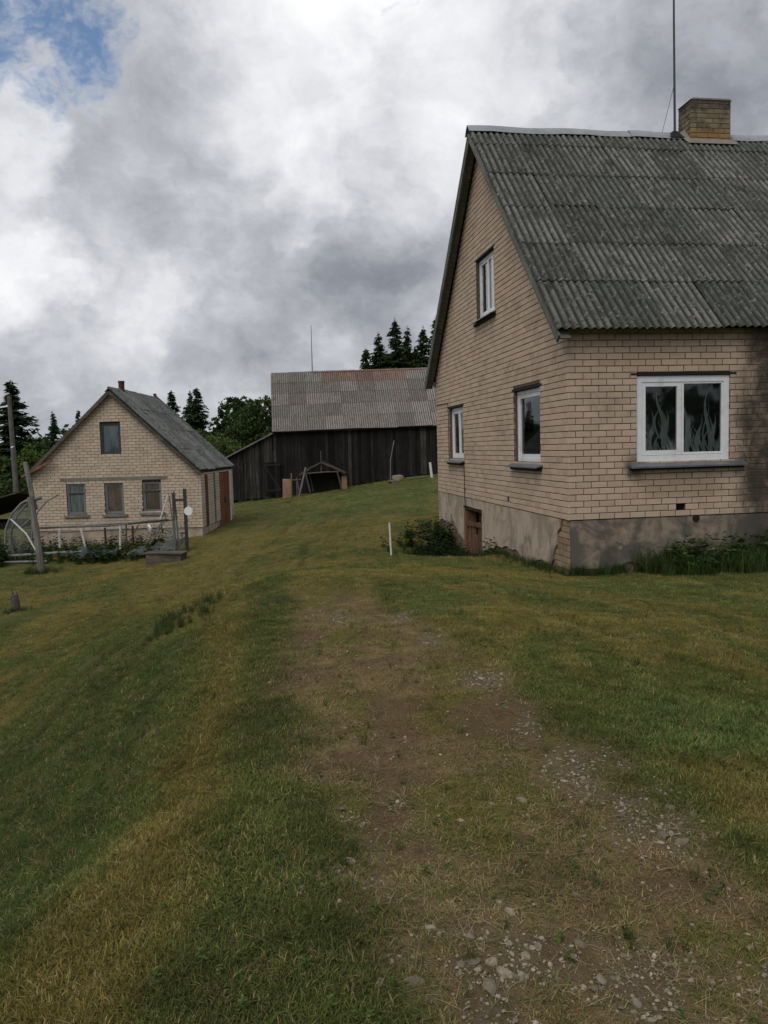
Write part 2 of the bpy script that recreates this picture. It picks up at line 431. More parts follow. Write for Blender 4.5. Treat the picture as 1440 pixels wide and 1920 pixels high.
# ---- asbestos cement sheets
def sheet_fn(c0, c1, lich, dark, dscale):
    def fn(t):
        P = wpos(t); r = orand(t)
        O = opos(t)
        n1 = t.noise(P, 2.4, 6, 0.65, 0.4)
        n2 = t.noise(P, 26, 5, 0.7)
        c = t.mix(t.ramp(n1, 0.35, 0.66), c0, c1)
        k = t.math('MULTIPLY_ADD', r, 0.60, 0.70)
        c = t.mix(1.0, c, t.comb(k, k, k), 'MULTIPLY')
        c = t.mix(t.ramp(t.math('FRACT', t.math('MULTIPLY', r, 7.3)), 0.55, 1.0, 0.0, 0.4), c, (c0[0] * .75, c0[1] * .95, c0[2] * .82))
        # darker towards the valley bottoms (height of the wave in object space)
        ox, oy, oz = t.xyz(O)
        val = t.ramp(oz, -0.020, 0.012, 1.0, 0.0)
        c = t.mix(t.math('MULTIPLY', val, t.ramp(n1, 0.25, 0.6, 0.5, 0.95)), c, dark)
        sp = t.noise(P, 11, 6, 0.72)
        c = t.mix(t.ramp(sp, 0.56, 0.66, 0.0, 0.62), c, lich)
        c = t.mix(t.ramp(t.noise(P, 15, 5, 0.7, 0.3), 0.545, 0.66, 0.0, 0.85), c, dark)
        c = t.mix(t.ramp(t.noise(t.scalev(P, (9, 2.2, 2.2)), 1.0, 5, 0.65, 0.3), 0.52, 0.68, 0.0, 0.7), c, dark)
        c = t.mix(t.ramp(n2, 0.5, 0.75, 0.0, 0.4), c, dark)
        # dirty lower lap edge
        return pbr(t, c, 0.95, t.math('ADD', n2, sp), 0.6, 0.008, 0.1)
    return fn
M['sheet_house'] = mat('sheet_house', sheet_fn((0.075, 0.076, 0.071), (0.142, 0.141, 0.132), (0.26, 0.258, 0.24), (0.022, 0.024, 0.020), 1))
M['sheet_barn'] = mat('sheet_barn', sheet_fn((0.19, 0.172, 0.160), (0.255, 0.235, 0.22), (0.34, 0.33, 0.315), (0.075, 0.066, 0.06), 1))
M['sheet_barn_red'] = mat('sheet_barn_red', sheet_fn((0.19, 0.125, 0.105), (0.26, 0.18, 0.155), (0.34, 0.30, 0.27), (0.085, 0.06, 0.05), 1))
M['sheet_small'] = mat('sheet_small', sheet_fn((0.095, 0.10, 0.098), (0.16, 0.163, 0.157), (0.26, 0.26, 0.25), (0.028, 0.03, 0.028), 1))

def bark_fn(t):
    n_ = t.noise(t.scalev(wpos(t), (6, 6, 1.5)), 1.0, 6, 0.65)
    return pbr(t, t.mix(t.ramp(n_, 0.3, 0.7), (0.03, 0.024, 0.018), (0.09, 0.075, 0.058)), 0.95, n_, 0.7, 0.03, 0.1)
M['bark'] = mat('bark', bark_fn)
def leaf_mat(name, c0, c1, trans=0.25):
    def fn(t):
        n_ = t.noise(wpos(t), 0.9, 4, 0.6)
        ri = t.n('ShaderNodeNewGeometry').outputs['Random Per Island']
        f = t.math('MULTIPLY_ADD', ri, 0.6, t.math('MULTIPLY_ADD', n_, 1.2, -0.4), clamp=True)
        c = t.mix(f, c0, c1)
        d = t.n('ShaderNodeBsdfDiffuse', ins={'Color': c}); tl = t.n('ShaderNodeBsdfTranslucent', ins={'Color': c})
        return t.n('ShaderNodeMixShader', ins={0: trans, 1: d.outputs[0], 2: tl.outputs[0]}).outputs[0]
    return mat(name, fn)
M['needle'] = leaf_mat('needle', (0.018, 0.032, 0.016), (0.052, 0.080, 0.034), 0.2)
M['leaf_dark'] = leaf_mat('leaf_dark', (0.024, 0.042, 0.017), (0.085, 0.122, 0.042))
M['leaf_mid'] = leaf_mat('leaf_mid', (0.038, 0.064, 0.019), (0.125, 0.168, 0.052))
M['leaf_light'] = leaf_mat('leaf_light', (0.06, 0.10, 0.02), (0.15, 0.21, 0.05))
M['weed'] = leaf_mat('weed', (0.014, 0.028, 0.010), (0.055, 0.085, 0.026))
M['weed_dark'] = leaf_mat('weed_dark', (0.008, 0.016, 0.008), (0.030, 0.050, 0.020))
# ------------------------------------------------------------------ terrain
CP = np.array([(0,0,0),(-1.1,2.1,-.04),(1,2,0),(0,3.5,0),(1.7,3.4,0),(4,3,.05),(-.75,3.5,-.02),(-1.0,3.4,-.05),(-1.75,3.6,-.52),(-2.6,4.0,-1.0),(-1.3,5.6,-.07),(-2.0,5.6,-.46),(-2.9,5.7,-.98),(-1.65,7.6,-.06),(-2.5,7.6,-.46),(-3.5,7.9,-1.0),(-4.4,9.5,-1.15),(-3.0,11.5,-.62),(-7.06,15,-1.33),(-9.6,22,-1.63),(-12.2,26,-1.6),(-6.4,27.3,-1.3),(-6.5,23,-1.6),
(-1.9,9.5,-.03),(-.69,8.3,-.02),(-1.35,12,-.29),(2.7,12.2,-.46),(6.5,12.6,-.44),(2.66,5.5,-.02),(6,6,-.05),(2.2,15.05,-.56),(1.2,21.8,-.57),(-1.05,22,-.74),(-5.9,36,-1.15),(.65,36,-.6),
(-9.1,46.3,-1.39),(-6.5,46,-1.18),(-2.45,46,-.68),(3,46.5,-.06),(8,46,.1),(0,70,.3),(-15,60,-1.3),(-25,55,-1.5),(20,60,.3),(-18,40,-1.3),(-20,30,-1.7),(-12,10,-1.9),(-6,5,-1.95),(-20,15,-2.3),(12,12,-.3),(12,4,0),(6,-4,.1),(0,-4,.05),(-6,-4,-1.0),(15,25,-.3),(30,40,0),(-40,40,-2),(-40,0,-2.5),(40,0,.2),(0,100,.4),(-60,90,-1),(60,90,.4)], float)
def _tps(r):
    r = np.maximum(r, 1e-9); return r * r * np.log(r)
_n = len(CP)
_K = _tps(np.hypot(CP[:, None, 0] - CP[None, :, 0], CP[:, None, 1] - CP[None, :, 1])) + np.eye(_n) * .12
_P = np.c_[np.ones(_n), CP[:, :2]]
_S = np.linalg.solve(np.block([[_K, _P], [_P.T, np.zeros((3, 3))]]), np.r_[CP[:, 2], 0, 0, 0])
HX, HY, HTH = 2.9, 12.4994, 0.1508
def house_uo(x, y):
    dx, dy = x - HX, y - HY
    return -dx * math.sin(HTH) + dy * math.cos(HTH), -(dx * math.cos(HTH) + dy * math.sin(HTH))
def ground_z(x, y):
    x = np.asarray(x, float); y = np.asarray(y, float); sh = x.shape; x = x.ravel(); y = y.ravel()
    z = np.zeros(x.size)
    for s in range(0, x.size, 20000):
        xs, ys = x[s:s + 20000], y[s:s + 20000]
        z[s:s + 20000] = _tps(np.hypot(xs[:, None] - CP[None, :, 0], ys[:, None] - CP[None, :, 1])) @ _S[:_n] + _S[_n] + _S[_n + 1] * xs + _S[_n + 2] * ys
    rr = np.hypot(x, y - 20); t = sstep(50, 110, rr)
    z = z * (1 - t) - .6 * t
    u, o = house_uo(x, y)
    z -= .7 * np.exp(-((u - 5.9) / 1.15) ** 2 / 2 - ((o - .3) / .9) ** 2 / 2)
    near = 1 - sstep(40, 70, rr)
    Z = zones(x, y)
    z += near * ((fbm(x, y, .9, 4) - .47) * .10 + (fbm(x, y, 6.0, 3, 9.1) - .44) * .035)
    z += near * Z['mow'] * -.055 - Z['track'] * .03 + Z['lip'] * .07
    return z.reshape(sh)
# polylines on the ground, metres
TRACK_L = [(-1.1, 8.9), (-.87, 6.17), (-.47, 3.91), (-.28, 2.87), (-.16, 2.14), (-.05, .5)]
TRACK_R = [(-.14, 8.9), (.51, 6.07), (.87, 4.72), (1.2, 3.44), (1.45, 2.61), (1.6, .5)]
ORANGE = [(-1.5, 7.6), (-1.05, 4.9), (-.95, 3.6), (-1.02, 2.8), (-1.1, 1.5)]
GREEN = [(-1.5, 10.5), (-1.15, 7.5), (-.83, 5.2), (-.56, 3.6), (-.40, 2.7), (-.35, 1.5)]
GRAVEL = [(.18, 7.2, .30), (-.45, 7.3, .2), (.33, 6.1, .22), (.62, 5.2, .32), (.80, 4.35, .20), (.98, 3.75, .36), (1.10, 3.3, .33), (-.02, 2.38, .24), (.30, 2.25, .30), (.78, 2.2, .24), (1.2, 2.15, .30), (-.3, 3.3, .16), (-.15, 2.85, .14)]
GRAV_B = [(-.12, 2.5), (.26, 2.36), (.62, 2.3), (1.05, 2.2), (1.6, 2.2)]
GRAV_L = [(-.36, 3.6), (-.2, 2.9), (-.1, 2.4)]
MOWS = [[(-1.9, 9.9), (-1.82, 7.4), (-1.74, 5.93), (-1.66, 4.6), (-1.6, 3.7), (-1.5, 2.2)], [(-2.3, 9.3), (-2.62, 7.9), (-2.36, 5.95), (-2.15, 4.39), (-2.0, 3.0)],
        [(-3.0, 11), (-3.3, 8.5), (-3.1, 6.2), (-2.8, 4.5)], [(-4.2, 13), (-4.5, 9.5), (-4.2, 7)], [(1.14, 10.8), (2.22, 8.74), (3.1, 6.4), (3.9, 4.2)], [(1.5, 11.1), (2.7, 9.0), (3.7, 6.9), (4.6, 5.0)],
        [(.8, 9.4), (1.3, 7.9), (1.86, 6.44), (2.63, 5.42)], [(-2.2, 12.2), (-3.0, 16), (-3.4, 22), (-3.2, 30)], [(-.6, 11.0), (-1.6, 15), (-2.1, 21), (-2.2, 30)],
        [(-5.4, 16), (-4.4, 12.0), (-3.6, 10.2)], [(-6.5, 19), (-5.2, 14.5), (-4.9, 11)]]
def zones(x, y):
    n1, n2, n3 = fbm(x, y, 1.6, 4, 3.3), fbm(x, y, 5.0, 4, 7.7), fbm(x, y, .55, 4, 1.9)
    jit = (n1 - .47) * .9 + (n2 - .47) * .45
    xl = np.interp(-y, [-p[1] for p in TRACK_L], [p[0] for p in TRACK_L])
    xr = np.interp(-y, [-p[1] for p in TRACK_R], [p[0] for p in TRACK_R])
    inside = np.minimum(x - xl, xr - x) + jit * .55
    track = sstep(-.10, .22, inside) * (1 - sstep(8.2, 9.6, y + jit))
    orange = (1 - sstep(.08, .42, pdist(x, y, ORANGE) + jit * .7)) * .85
    green = (1 - sstep(.06, .32, pdist(x, y, GREEN) + jit * .6)) * .9
    orange = orange * (1 - green * .8)
    gsum = np.zeros_like(x)
    for cx, cy, cr in GRAVEL:
        gsum = np.maximum(gsum, 1 - sstep(cr * .35, cr * 1.15, np.hypot((x - cx) * 1.25, (y - cy) * .8) + jit * .30))
    grav = np.maximum.reduce([gsum, .35 * (1 - sstep(.05, .34, pdist(x, y, GRAV_B) + jit * .9)), .55 * (1 - sstep(.05, .2, pdist(x, y, GRAV_L) + jit * .5))])
    grav = grav * sstep(.37, .49, n2 * .5 + n1 * .5 + .02)
    mow = np.zeros_like(x)
    for i, L in enumerate(MOWS):
        mow = np.maximum(mow, (1 - sstep(.02, .11 + .05 * (i % 3), pdist(x, y, L) + jit * .22)))
    mow = mow * sstep(.34, .56, n2)
    streak = fbm(x * 1.0 + y * .06, y * .10, 2.6, 4, 4.4)
    # dry, yellowed swathes away from the track
    dry = sstep(.46, .58, n3 * .55 + streak * .45 + (n1 - .47) * .35) * .85
    sw = pdist(x, y, [(-1.6, 9.2), (-3.2, 13), (-4.6, 18), (-5.0, 26)])
    dry = np.maximum(dry, (1 - sstep(.5, 1.7, sw + jit)) * .8)
    dry = np.maximum(dry, (1 - sstep(.5, 1.2, pdist(x, y, [(-.3, 10.6), (1.2, 12.3), (2.2, 12.0)]) + jit)) * .75)
    for L in (MOWS[1], MOWS[2], MOWS[3]):
        dry = np.maximum(dry, (1 - sstep(.03, .16, pdist(x - .22, y, L) + jit * .2)) * .9)
    for L in MOWS[4:7]:
        dry = np.maximum(dry, (1 - sstep(.04, .28, pdist(x, y, L) + jit * .3)) * .9)
    dry = dry * (1 - .75 * green)
    bank_shade = sstep(.1, .7, (np.interp(y, [0, 3.4, 5.6, 7.6, 11, 14], [-.9, -1.0, -1.3, -1.65, -2.6, -3.4]) - x) + jit * .4) * (1 - sstep(9.5, 13, y)) * (1 - sstep(2.2, 3.6, -x - .12 * y))  # slope shading left of the crest, put into the grass colour
    dry = dry * (1 - .6 * bank_shade)
    moss = sstep(.50, .60, fbm(x, y, 2.6, 4, 21.0) + (n2 - .47) * .4)
    soil = sstep(.50, .64, fbm(x, y, 2.6, 5, 31.0) * .7 + n2 * .35)
    lush = (1 - sstep(.35, .85, np.hypot((x - 1.95) / 1.1, (y - 4.25) / .95) + jit * .4)) * .9
    lush = np.maximum(lush, (1 - sstep(3, 9, np.hypot(x - .4, (y - 37) * .7))) * .55)
    lip = np.zeros_like(x)
    mow = np.maximum(mow, sstep(.54, .66, streak + (n2 - .47) * .35) * .55 * (x < -1.2))
    return dict(track=track, orange=orange, green=green, grav=grav, mow=mow, dry=dry, lush=lush, lip=lip, n1=n1, n2=n2, moss=moss, soil=soil, bank_shade=bank_shade)
def axis(lo, hi, fine_lo, fine_hi, step, grow=1.045, mx=60.0):
    a = list(np.arange(fine_lo, fine_hi, step)); s = step; v = a[-1]
    while v < hi: s = min(s * grow, mx); v += s; a.append(v)
    s = step; v = a[0]; pre = []
    while v > lo: s = min(s * grow, mx); v -= s; pre.append(v)
    return np.array(pre[::-1] + a)
gx = axis(-900, 900, -2.6, 3.2, .04)
gy = axis(-60, 1500, 1.7, 9.5, .045)
GXX, GYY = np.meshgrid(gx, gy, indexing='ij')
GZ = ground_z(GXX, GYY)
nx, ny = len(gx), len(gy)
V = np.stack([GXX.ravel(), GYY.ravel(), GZ.ravel()], 1)
ii = (np.arange(nx - 1)[:, None] * ny + np.arange(ny - 1)[None, :]).ravel()
F = np.stack([ii, ii + ny, ii + ny + 1, ii + 1], 1)
gme = bpy.data.meshes.new('ground')
gme.vertices.add(len(V)); gme.vertices.foreach_set('co', V.ravel())
gme.loops.add(F.size); gme.loops.foreach_set('vertex_index', F.ravel())
gme.polygons.add(len(F)); gme.polygons.foreach_set('loop_start', np.arange(0, F.size, 4))
gme.polygons.foreach_set('use_smooth', np.ones(len(F), bool))
gme.update(); gme.validate()
ZN = zones(V[:, 0], V[:, 1])
for nm, ks in (('za', ('track', 'orange', 'grav')), ('zb', ('green', 'mow', 'dry')), ('zc', ('lush', 'moss', 'soil'))):
    at = gme.attributes.new(nm, 'FLOAT_VECTOR', 'POINT')
    at.data.foreach_set('vector', np.stack([ZN[k] for k in ks], 1).astype(np.float32).ravel())
def ground_fn(t):
    P = wpos(t)
    tr, orr, gv = t.xyz(attr(t, 'za', 'GEOMETRY', 'Vector'))
    gr, mw, dr = t.xyz(attr(t, 'zb', 'GEOMETRY', 'Vector'))
    lu, ms, so = t.xyz(attr(t, 'zc', 'GEOMETRY', 'Vector'))
    n1 = t.noise(P, 2.2, 7, 0.65); n2 = t.noise(P, 14, 6, 0.7); n3 = t.noise(P, 70, 4, 0.7)
    c = t.mix(t.ramp(n1, 0.3, 0.7), (0.072, 0.084, 0.026), (0.116, 0.118, 0.038))
    c = t.mix(t.math('MULTIPLY', dr, t.ramp(n2, 0.3, 0.6, 0.4, 1.0)), c, (0.185, 0.142, 0.042))
    c = t.mix(t.math('MULTIPLY', lu, 0.8), c, (0.066, 0.092, 0.030))
    c = t.mix(t.math('MULTIPLY', orr, t.ramp(n2, 0.3, 0.6, 0.45, 1.0)), c, (0.140, 0.106, 0.034))
    c = t.mix(t.math('MULTIPLY', gr, 0.75), c, (0.058, 0.072, 0.026))
    tc_ = t.mix(t.ramp(n1, 0.35, 0.65), (0.175, 0.120, 0.058), (0.24, 0.178, 0.090))
    tc_ = t.mix(t.math('MULTIPLY', ms, t.ramp(n2, 0.35, 0.6, 0.4, 0.9)), tc_, (0.135, 0.118, 0.022))
    tc_ = t.mix(t.math('MULTIPLY', so, 0.85), tc_, (0.135, 0.092, 0.050))
    tc_ = t.mix(t.ramp(t.noise(P, 4.5, 5, 0.6), 0.55, 0.68, 0.0, 0.7), tc_, (0.085, 0.063, 0.038))
    c = t.mix(tr, c, tc_)
    gc = t.mix(t.ramp(n3, 0.35, 0.65), (0.105, 0.078, 0.048), (0.19, 0.155, 0.108))
    gc = t.mix(t.ramp(n2, 0.45, 0.6, 0.0, 0.75), gc, (0.075, 0.070, 0.024))
    c = t.mix(t.math('MULTIPLY', gv, 0.85), c, gc)
    c = t.mix(t.math('MULTIPLY', mw, 0.8), c, (0.034, 0.030, 0.016))
    c = t.mix(t.ramp(n3, 0.42, 0.72, 0.0, 0.55), c, (0.036, 0.034, 0.016))
    return pbr(t, c, 0.97, t.math('ADD', n2, n3), 0.9, 0.03, 0.08)
M['ground'] = mat('ground', ground_fn)
gme.materials.append(M['ground'])
ground = link('ground', gme); tag(ground, 'undulating mown grass yard with a worn gravelly track', None, None, 'structure')
def gz(x, y): return float(ground_z(np.array([x], float), np.array([y], float))[0])
# ------------------------------------------------------------------ brick walls
COURSE, BL, BJ, BH = 0.100, 0.26, 0.012, 0.088
def brick_unit():
    """one brick, 0.248 x 0.088, face towards -y at y = 0, arris chamfered"""
    L, H, D, c = 0.248, BH, 0.034, 0.004
    V = [(-L / 2, D, 0), (L / 2, D, 0), (L / 2, D, H), (-L / 2, D, H)]
    V += [(-L / 2, c, 0), (L / 2, c, 0), (L / 2, c, H), (-L / 2, c, H)]
    V += [(-L / 2 + c, 0, c), (L / 2 - c, 0, c), (L / 2 - c, 0, H - c), (-L / 2 + c, 0, H - c)]
    F = [(8, 9, 10, 11)] + [(4 + i, 4 + (i + 1) % 4, 8 + (i + 1) % 4, 8 + i) for i in range(4)] + [(i, (i + 1) % 4, 4 + (i + 1) % 4, 4 + i) for i in range(4)]
    return V, F
BV, BF = brick_unit()
BVn = np.array(BV)
def course_list(k0, k1, ext, holes, start, sign=1, phase=0):
    """bricks as (x0, x1, zb); ext(z)->(xa, xb); start = corner the bond is set out from"""
    out = []
    for k in range(k0, k1):
        zb = k * COURSE; zm = zb + BH / 2
        xa, xb = ext(zm)
        if xb - xa < 0.06: continue
        full = (k + phase) % 2 == 0
        edges = [0.0]; p = 0.25 if full else 0.12
        p += 0.005
        while p < 14: edges.append(p); p += BL + random.uniform(-.006, .006)
        segs = []
        for a, b_ in zip(edges[:-1], edges[1:]):
            s0, s1 = a + BJ / 2, b_ - BJ / 2
            if a == 0: s0 = 0.0
            if sign > 0: s0, s1 = start + s0, start + s1
            else: s0, s1 = start - s1, start - s0
            s0, s1 = max(s0, xa), min(s1, xb)
            if s1 - s0 < 0.03: continue
            parts = [(s0, s1)]
            for hx0, hx1, hz0, hz1 in holes:
                if zb + BH * .45 > hz0 and zb + BH * .55 < hz1:
                    np_ = []
                    for q0, q1 in parts:
                        if q1 <= hx0 or q0 >= hx1: np_.append((q0, q1)); continue
                        if q0 < hx0: np_.append((q0, hx0))
                        if q1 > hx1: np_.append((hx1, q1))
                    parts = np_
            out += [(q0, q1, zb) for q0, q1 in parts if q1 - q0 > 0.03]
    return out
def lay_bricks(bricks, mat_, parent, key, n_single, nm='brick', stuff_nm='brick_courses', label=None):
    """the n_single bricks with the smallest key become objects, the rest one joined part"""
    bricks = sorted(bricks, key=key)
    me = new_mesh('brick', BV, BF, mat_)
    for x0, x1, zb in bricks[:n_single]:
        o = link(nm, me, parent, ((x0 + x1) / 2, random.uniform(-.003, .003), zb + random.uniform(-.0015, .0015)),
                 (random.gauss(0, .006), random.gauss(0, .004), random.gauss(0, .006)), ((x1 - x0) / .248, 1, 1))
    rest = bricks[n_single:]
    if rest:
        n = len(rest); A = np.array(rest)
        sx = (A[:, 1] - A[:, 0]) / .248
        VV = np.repeat(BVn[None], n, 0).copy()
        VV[:, :, 0] = VV[:, :, 0] * sx[:, None] + ((A[:, 0] + A[:, 1]) / 2)[:, None]
        VV[:, :, 1] += rng.uniform(-.003, .003, n)[:, None] + VV[:, :, 2] * rng.normal(0, .01, n)[:, None]
        VV[:, :, 2] += A[:, 2][:, None] + rng.uniform(-.0015, .0015, n)[:, None]
        FF = [tuple(i + 12 * k for i in f) for k in range(n) for f in BF]
        mj = new_mesh(stuff_nm, VV.reshape(-1, 3), FF, mat_)
        a = mj.attributes.new('tint', 'FLOAT', 'POINT')
        a.data.foreach_set('value', np.repeat(rng.random(n), 12).astype(np.float32))
        o = link(stuff_nm, mj, parent); o['kind'] = 'stuff'
        if label: o['label'] = label
    return
def wall_sheet(zs, ext, holes, yf, depth=0.25):
    """backing sheet at y = yf with openings and their reveals"""
    mb = MB()
    lv = sorted(set([round(z, 4) for z in zs] + [round(h[2], 4) for h in holes] + [round(h[3], 4) for h in holes]))
    lv = [z for z in lv if zs[0] <= z <= zs[-1]]
    for z0, z1 in zip(lv[:-1], lv[1:]):
        a0, b0 = ext(z0 + 1e-5); a1, b1 = ext(z1 - 1e-5)
        cuts = sorted([h for h in holes if h[2] < (z0 + z1) / 2 < h[3]])
        xs = [('a', None)]
        seg = []; cur = None
        left = (a0, a1)
        for h in cuts:
            seg.append((left, (h[0], h[0]))); left = (h[1], h[1])
        seg.append((left, (b0, b1)))
        for (l0, l1), (r0, r1) in seg:
            mb.add([(l0, yf, z0), (r0, yf, z0), (r1, yf, z1), (l1, yf, z1)], [(0, 1, 2, 3)])
    for x0, x1, z0, z1 in holes:
        d = yf + depth; f = yf - .006
        mb.add([(x0, f, z0), (x0, d, z0), (x0, d, z1), (x0, f, z1)], [(0, 1, 2, 3)])
        mb.add([(x1, f, z0), (x1, d, z0), (x1, d, z1), (x1, f, z1)], [(0, 1, 2, 3)])
        mb.add([(x0, f, z0), (x1, f, z0), (x1, d, z0), (x0, d, z0)], [(0, 1, 2, 3)])
        mb.add([(x0, f, z1), (x1, f, z1), (x1, d, z1), (x0, d, z1)], [(0, 1, 2, 3)])
    return mb
def window(parent, x0, x1, z0, z1, y, lites, fmat, fw_=.07, trim=0.0, curtain=None, tops=None, thick=.06):
    """frame with lites [(xa, xb, za, zb)] as fractions; glass in each; y = front of frame"""
    mb = MB()
    mb.box(x0, x0 + fw_, y, y + thick, z0, z1); mb.box(x1 - fw_, x1, y, y + thick, z0, z1)
    mb.box(x0 + fw_, x1 - fw_, y, y + thick, z0, z0 + fw_); mb.box(x0 + fw_, x1 - fw_, y, y + thick, z1 - fw_, z1)
    win = mb.build('window', fmat, parent)
    for i, (a, b_, c, d, sw) in enumerate(lites):
        g = sw
        s = MB()
        y2 = y + .012
        s.box(a, a + g, y2, y2 + .05, c, d); s.box(b_ - g, b_, y2, y2 + .05, c, d)
        s.box(a + g, b_ - g, y2, y2 + .05, c, c + g); s.box(a + g, b_ - g, y2, y2 + .05, d - g, d)
        s.build('sash', fmat, win)
        p = MB(); p.box(a + g, b_ - g, y2 + .022, y2 + .030, c + g, d - g)
        p.build('pane', M['glass'], win)
    return win

# ------------------------------------------------------------------ corrugated sheets
def corr_mesh(name, waves, pitch, length, amp, mats, segs=8, thick=.007, nl=3, sag=0.0):
    """x across the waves, y up the slope, z out of the roof; origin at the lower left"""
    n = waves * segs + 1
    xs = np.arange(n) / segs * pitch
    zs = amp * np.sin(xs / pitch * 2 * math.pi - math.pi / 2)
    V, F = [], []
    for s in (0, 1):
        for j in range(nl):
            yy = length * j / (nl - 1)
            for x, z in zip(xs, zs): V.append((x, yy, z - (thick if s else 0)))
    def id_(s, j, i): return s * nl * n + j * n + i
    for j in range(nl - 1):
        for i in range(n - 1):
            F.append((id_(0, j, i), id_(0, j, i + 1), id_(0, j + 1, i + 1), id_(0, j + 1, i)))
            F.append((id_(1, j, i), id_(1, j + 1, i), id_(1, j + 1, i + 1), id_(1, j, i + 1)))
    for j in (0, nl - 1):
        b0 = len(V); V += [V[id_(0, j, i)] for i in range(n)] + [V[id_(1, j, i)] for i in range(n)]
        for i in range(n - 1):
            q = (b0 + i, b0 + n + i, b0 + n + i + 1, b0 + i + 1); F.append(q if j == 0 else q[::-1])
    for i in (0, n - 1):
        b0 = len(V); V += [V[id_(0, j, i)] for j in range(nl)] + [V[id_(1, j, i)] for j in range(nl)]
        for j in range(nl - 1):
            q = (b0 + j, b0 + j + 1, b0 + nl + j + 1, b0 + nl + j); F.append(q if i == 0 else q[::-1])
    me = new_mesh(name, V, F, mats, True)
    return me
def lay_sheets(parent, origin, ax, ay, rows, width, cols_w, pitch, waves, amp, mat_for, lap=.14, jit=1.0, nm='roof_sheet', ragged=.03):
    """rows = list of (t0, t1) up the slope; ax across, ay up (unit vectors)"""
    ax, ay = Vector(ax).normalized(), Vector(ay).normalized()
    az = ax.cross(ay).normalized()
    cache = {}
    step = waves * pitch
    for ri, (t0, t1) in enumerate(rows):
        Ln = t1 - t0 + lap
        x = 0.0; ci = 0
        while x < width - .05:
            wv = waves if x + step <= width + .05 else max(1, int(round((width - x) / pitch)))
            mt = mat_for(ri, ci)
            key = (round(Ln, 3), wv, mt.name)
            if key not in cache: cache[key] = corr_mesh(nm, wv, pitch, Ln, amp, mt)
            dz = .010 + (ci % 2) * .006
            p = Vector(origin) + ax * (x + random.uniform(-.006, .006) * jit) + ay * (t0 + random.uniform(-ragged, ragged) * jit) + az * (amp + .014 + dz + random.uniform(0, .006))
            # lower edge rides on the row below: tilt about the across axis
            tilt = -math.atan2(.016, Ln) + random.gauss(0, .0015) * jit
            m3 = Matrix((ax, ay, az)).transposed() @ Matrix.Rotation(tilt, 3, 'X') @ Matrix.Rotation(random.gauss(0, .0035) * jit, 3, 'Z')
            o = link(nm, cache[key], parent); o.location = p + az * .016
            o.rotation_euler = m3.to_euler()
            x += step; ci += 1
# ------------------------------------------------------------------ the brick house on the right
HZ = 0.383
HL, HW = 10.2, 9.37
house = thing('brick_house', 'large pinkish brick house with steep mossy corrugated roof and brick chimney', 'house', (HX, HY, HZ), HTH)
SLOPE = 4.78 / 4.92
def gable_ext(z):
    if z <= 3.06: return (-HW, 0.0)
    s = (z - 3.06) / SLOPE
    return (-(HW - s), -s) if s < HW / 2 else (-HW / 2, -HW / 2)
front_holes = [(1.14, 2.74, .87, 2.29), (1.81, 1.98, .09, .24)]
gable_holes = [(-2.70, -1.25, .87, 2.25), (-7.92, -6.52, .88, 2.20), (-5.17, -3.83, 3.91, 5.22), (-3.16, -3.04, .07, .23), (-6.50, -6.39, .07, .23)]
fwall = wall_sheet([0, 3.05], lambda z: (0.008, HL), front_holes, .008).build('front_wall', M['mortar'], house)
gwall = wall_sheet([0, 3.06, 7.70], gable_ext, gable_holes, .008).build('gable_wall', M['mortar'], house, rot=(0, 0, -math.pi / 2))
fb_ = course_list(0, 30, lambda z: (0.0, HL), front_holes, 0.0, 1, 0)
lay_bricks(fb_, M['brick_house'], fwall, lambda q: 0 if q[0] < 3.55 else q[0], 300 if len(fb_) > 300 else len(fb_))
gb_ = course_list(0, 77, gable_ext, gable_holes, 0.0, -1, 1)
lay_bricks(gb_, M['brick_house'], gwall, lambda q: -q[1] + .35 * abs(q[2] - 1.2), 300)
mb = MB(); mb.box(HL - .3, HL, .0, HW, -1.9, 3.0); mb.box(.3, HL - .3, HW - .3, HW, -1.9, 3.0)
mb.prism([(.31, 3.0), (HW - .31, 3.0), (HW / 2, 7.45)], 0, .2)
mb.V[-6:] = [(HL - .2 + y, x, z) for x, y, z in mb.V[-6:]]
mb.build('back_wall', M['mortar'], house)
MB().box(.3, HL - .3, .3, HW - .3, -.12, .02).build('floor', M['interior'], house)
# vents in the brickwork
for par, (x0, x1, z0, z1) in ((fwall, front_holes[1]), (gwall, gable_holes[3]), (gwall, gable_holes[4])):
    mb = MB(); mb.box(x0 - .004, x1 + .004, .10, .13, z0 - .004, z1 + .004)
    for k in range(3):
        zz = z0 + (k + 1) * (z1 - z0) / 4; mb.box(x0, x1, .03, .036, zz - .006, zz + .006)
    mb.build('air_vent', M['black_hole'], par)
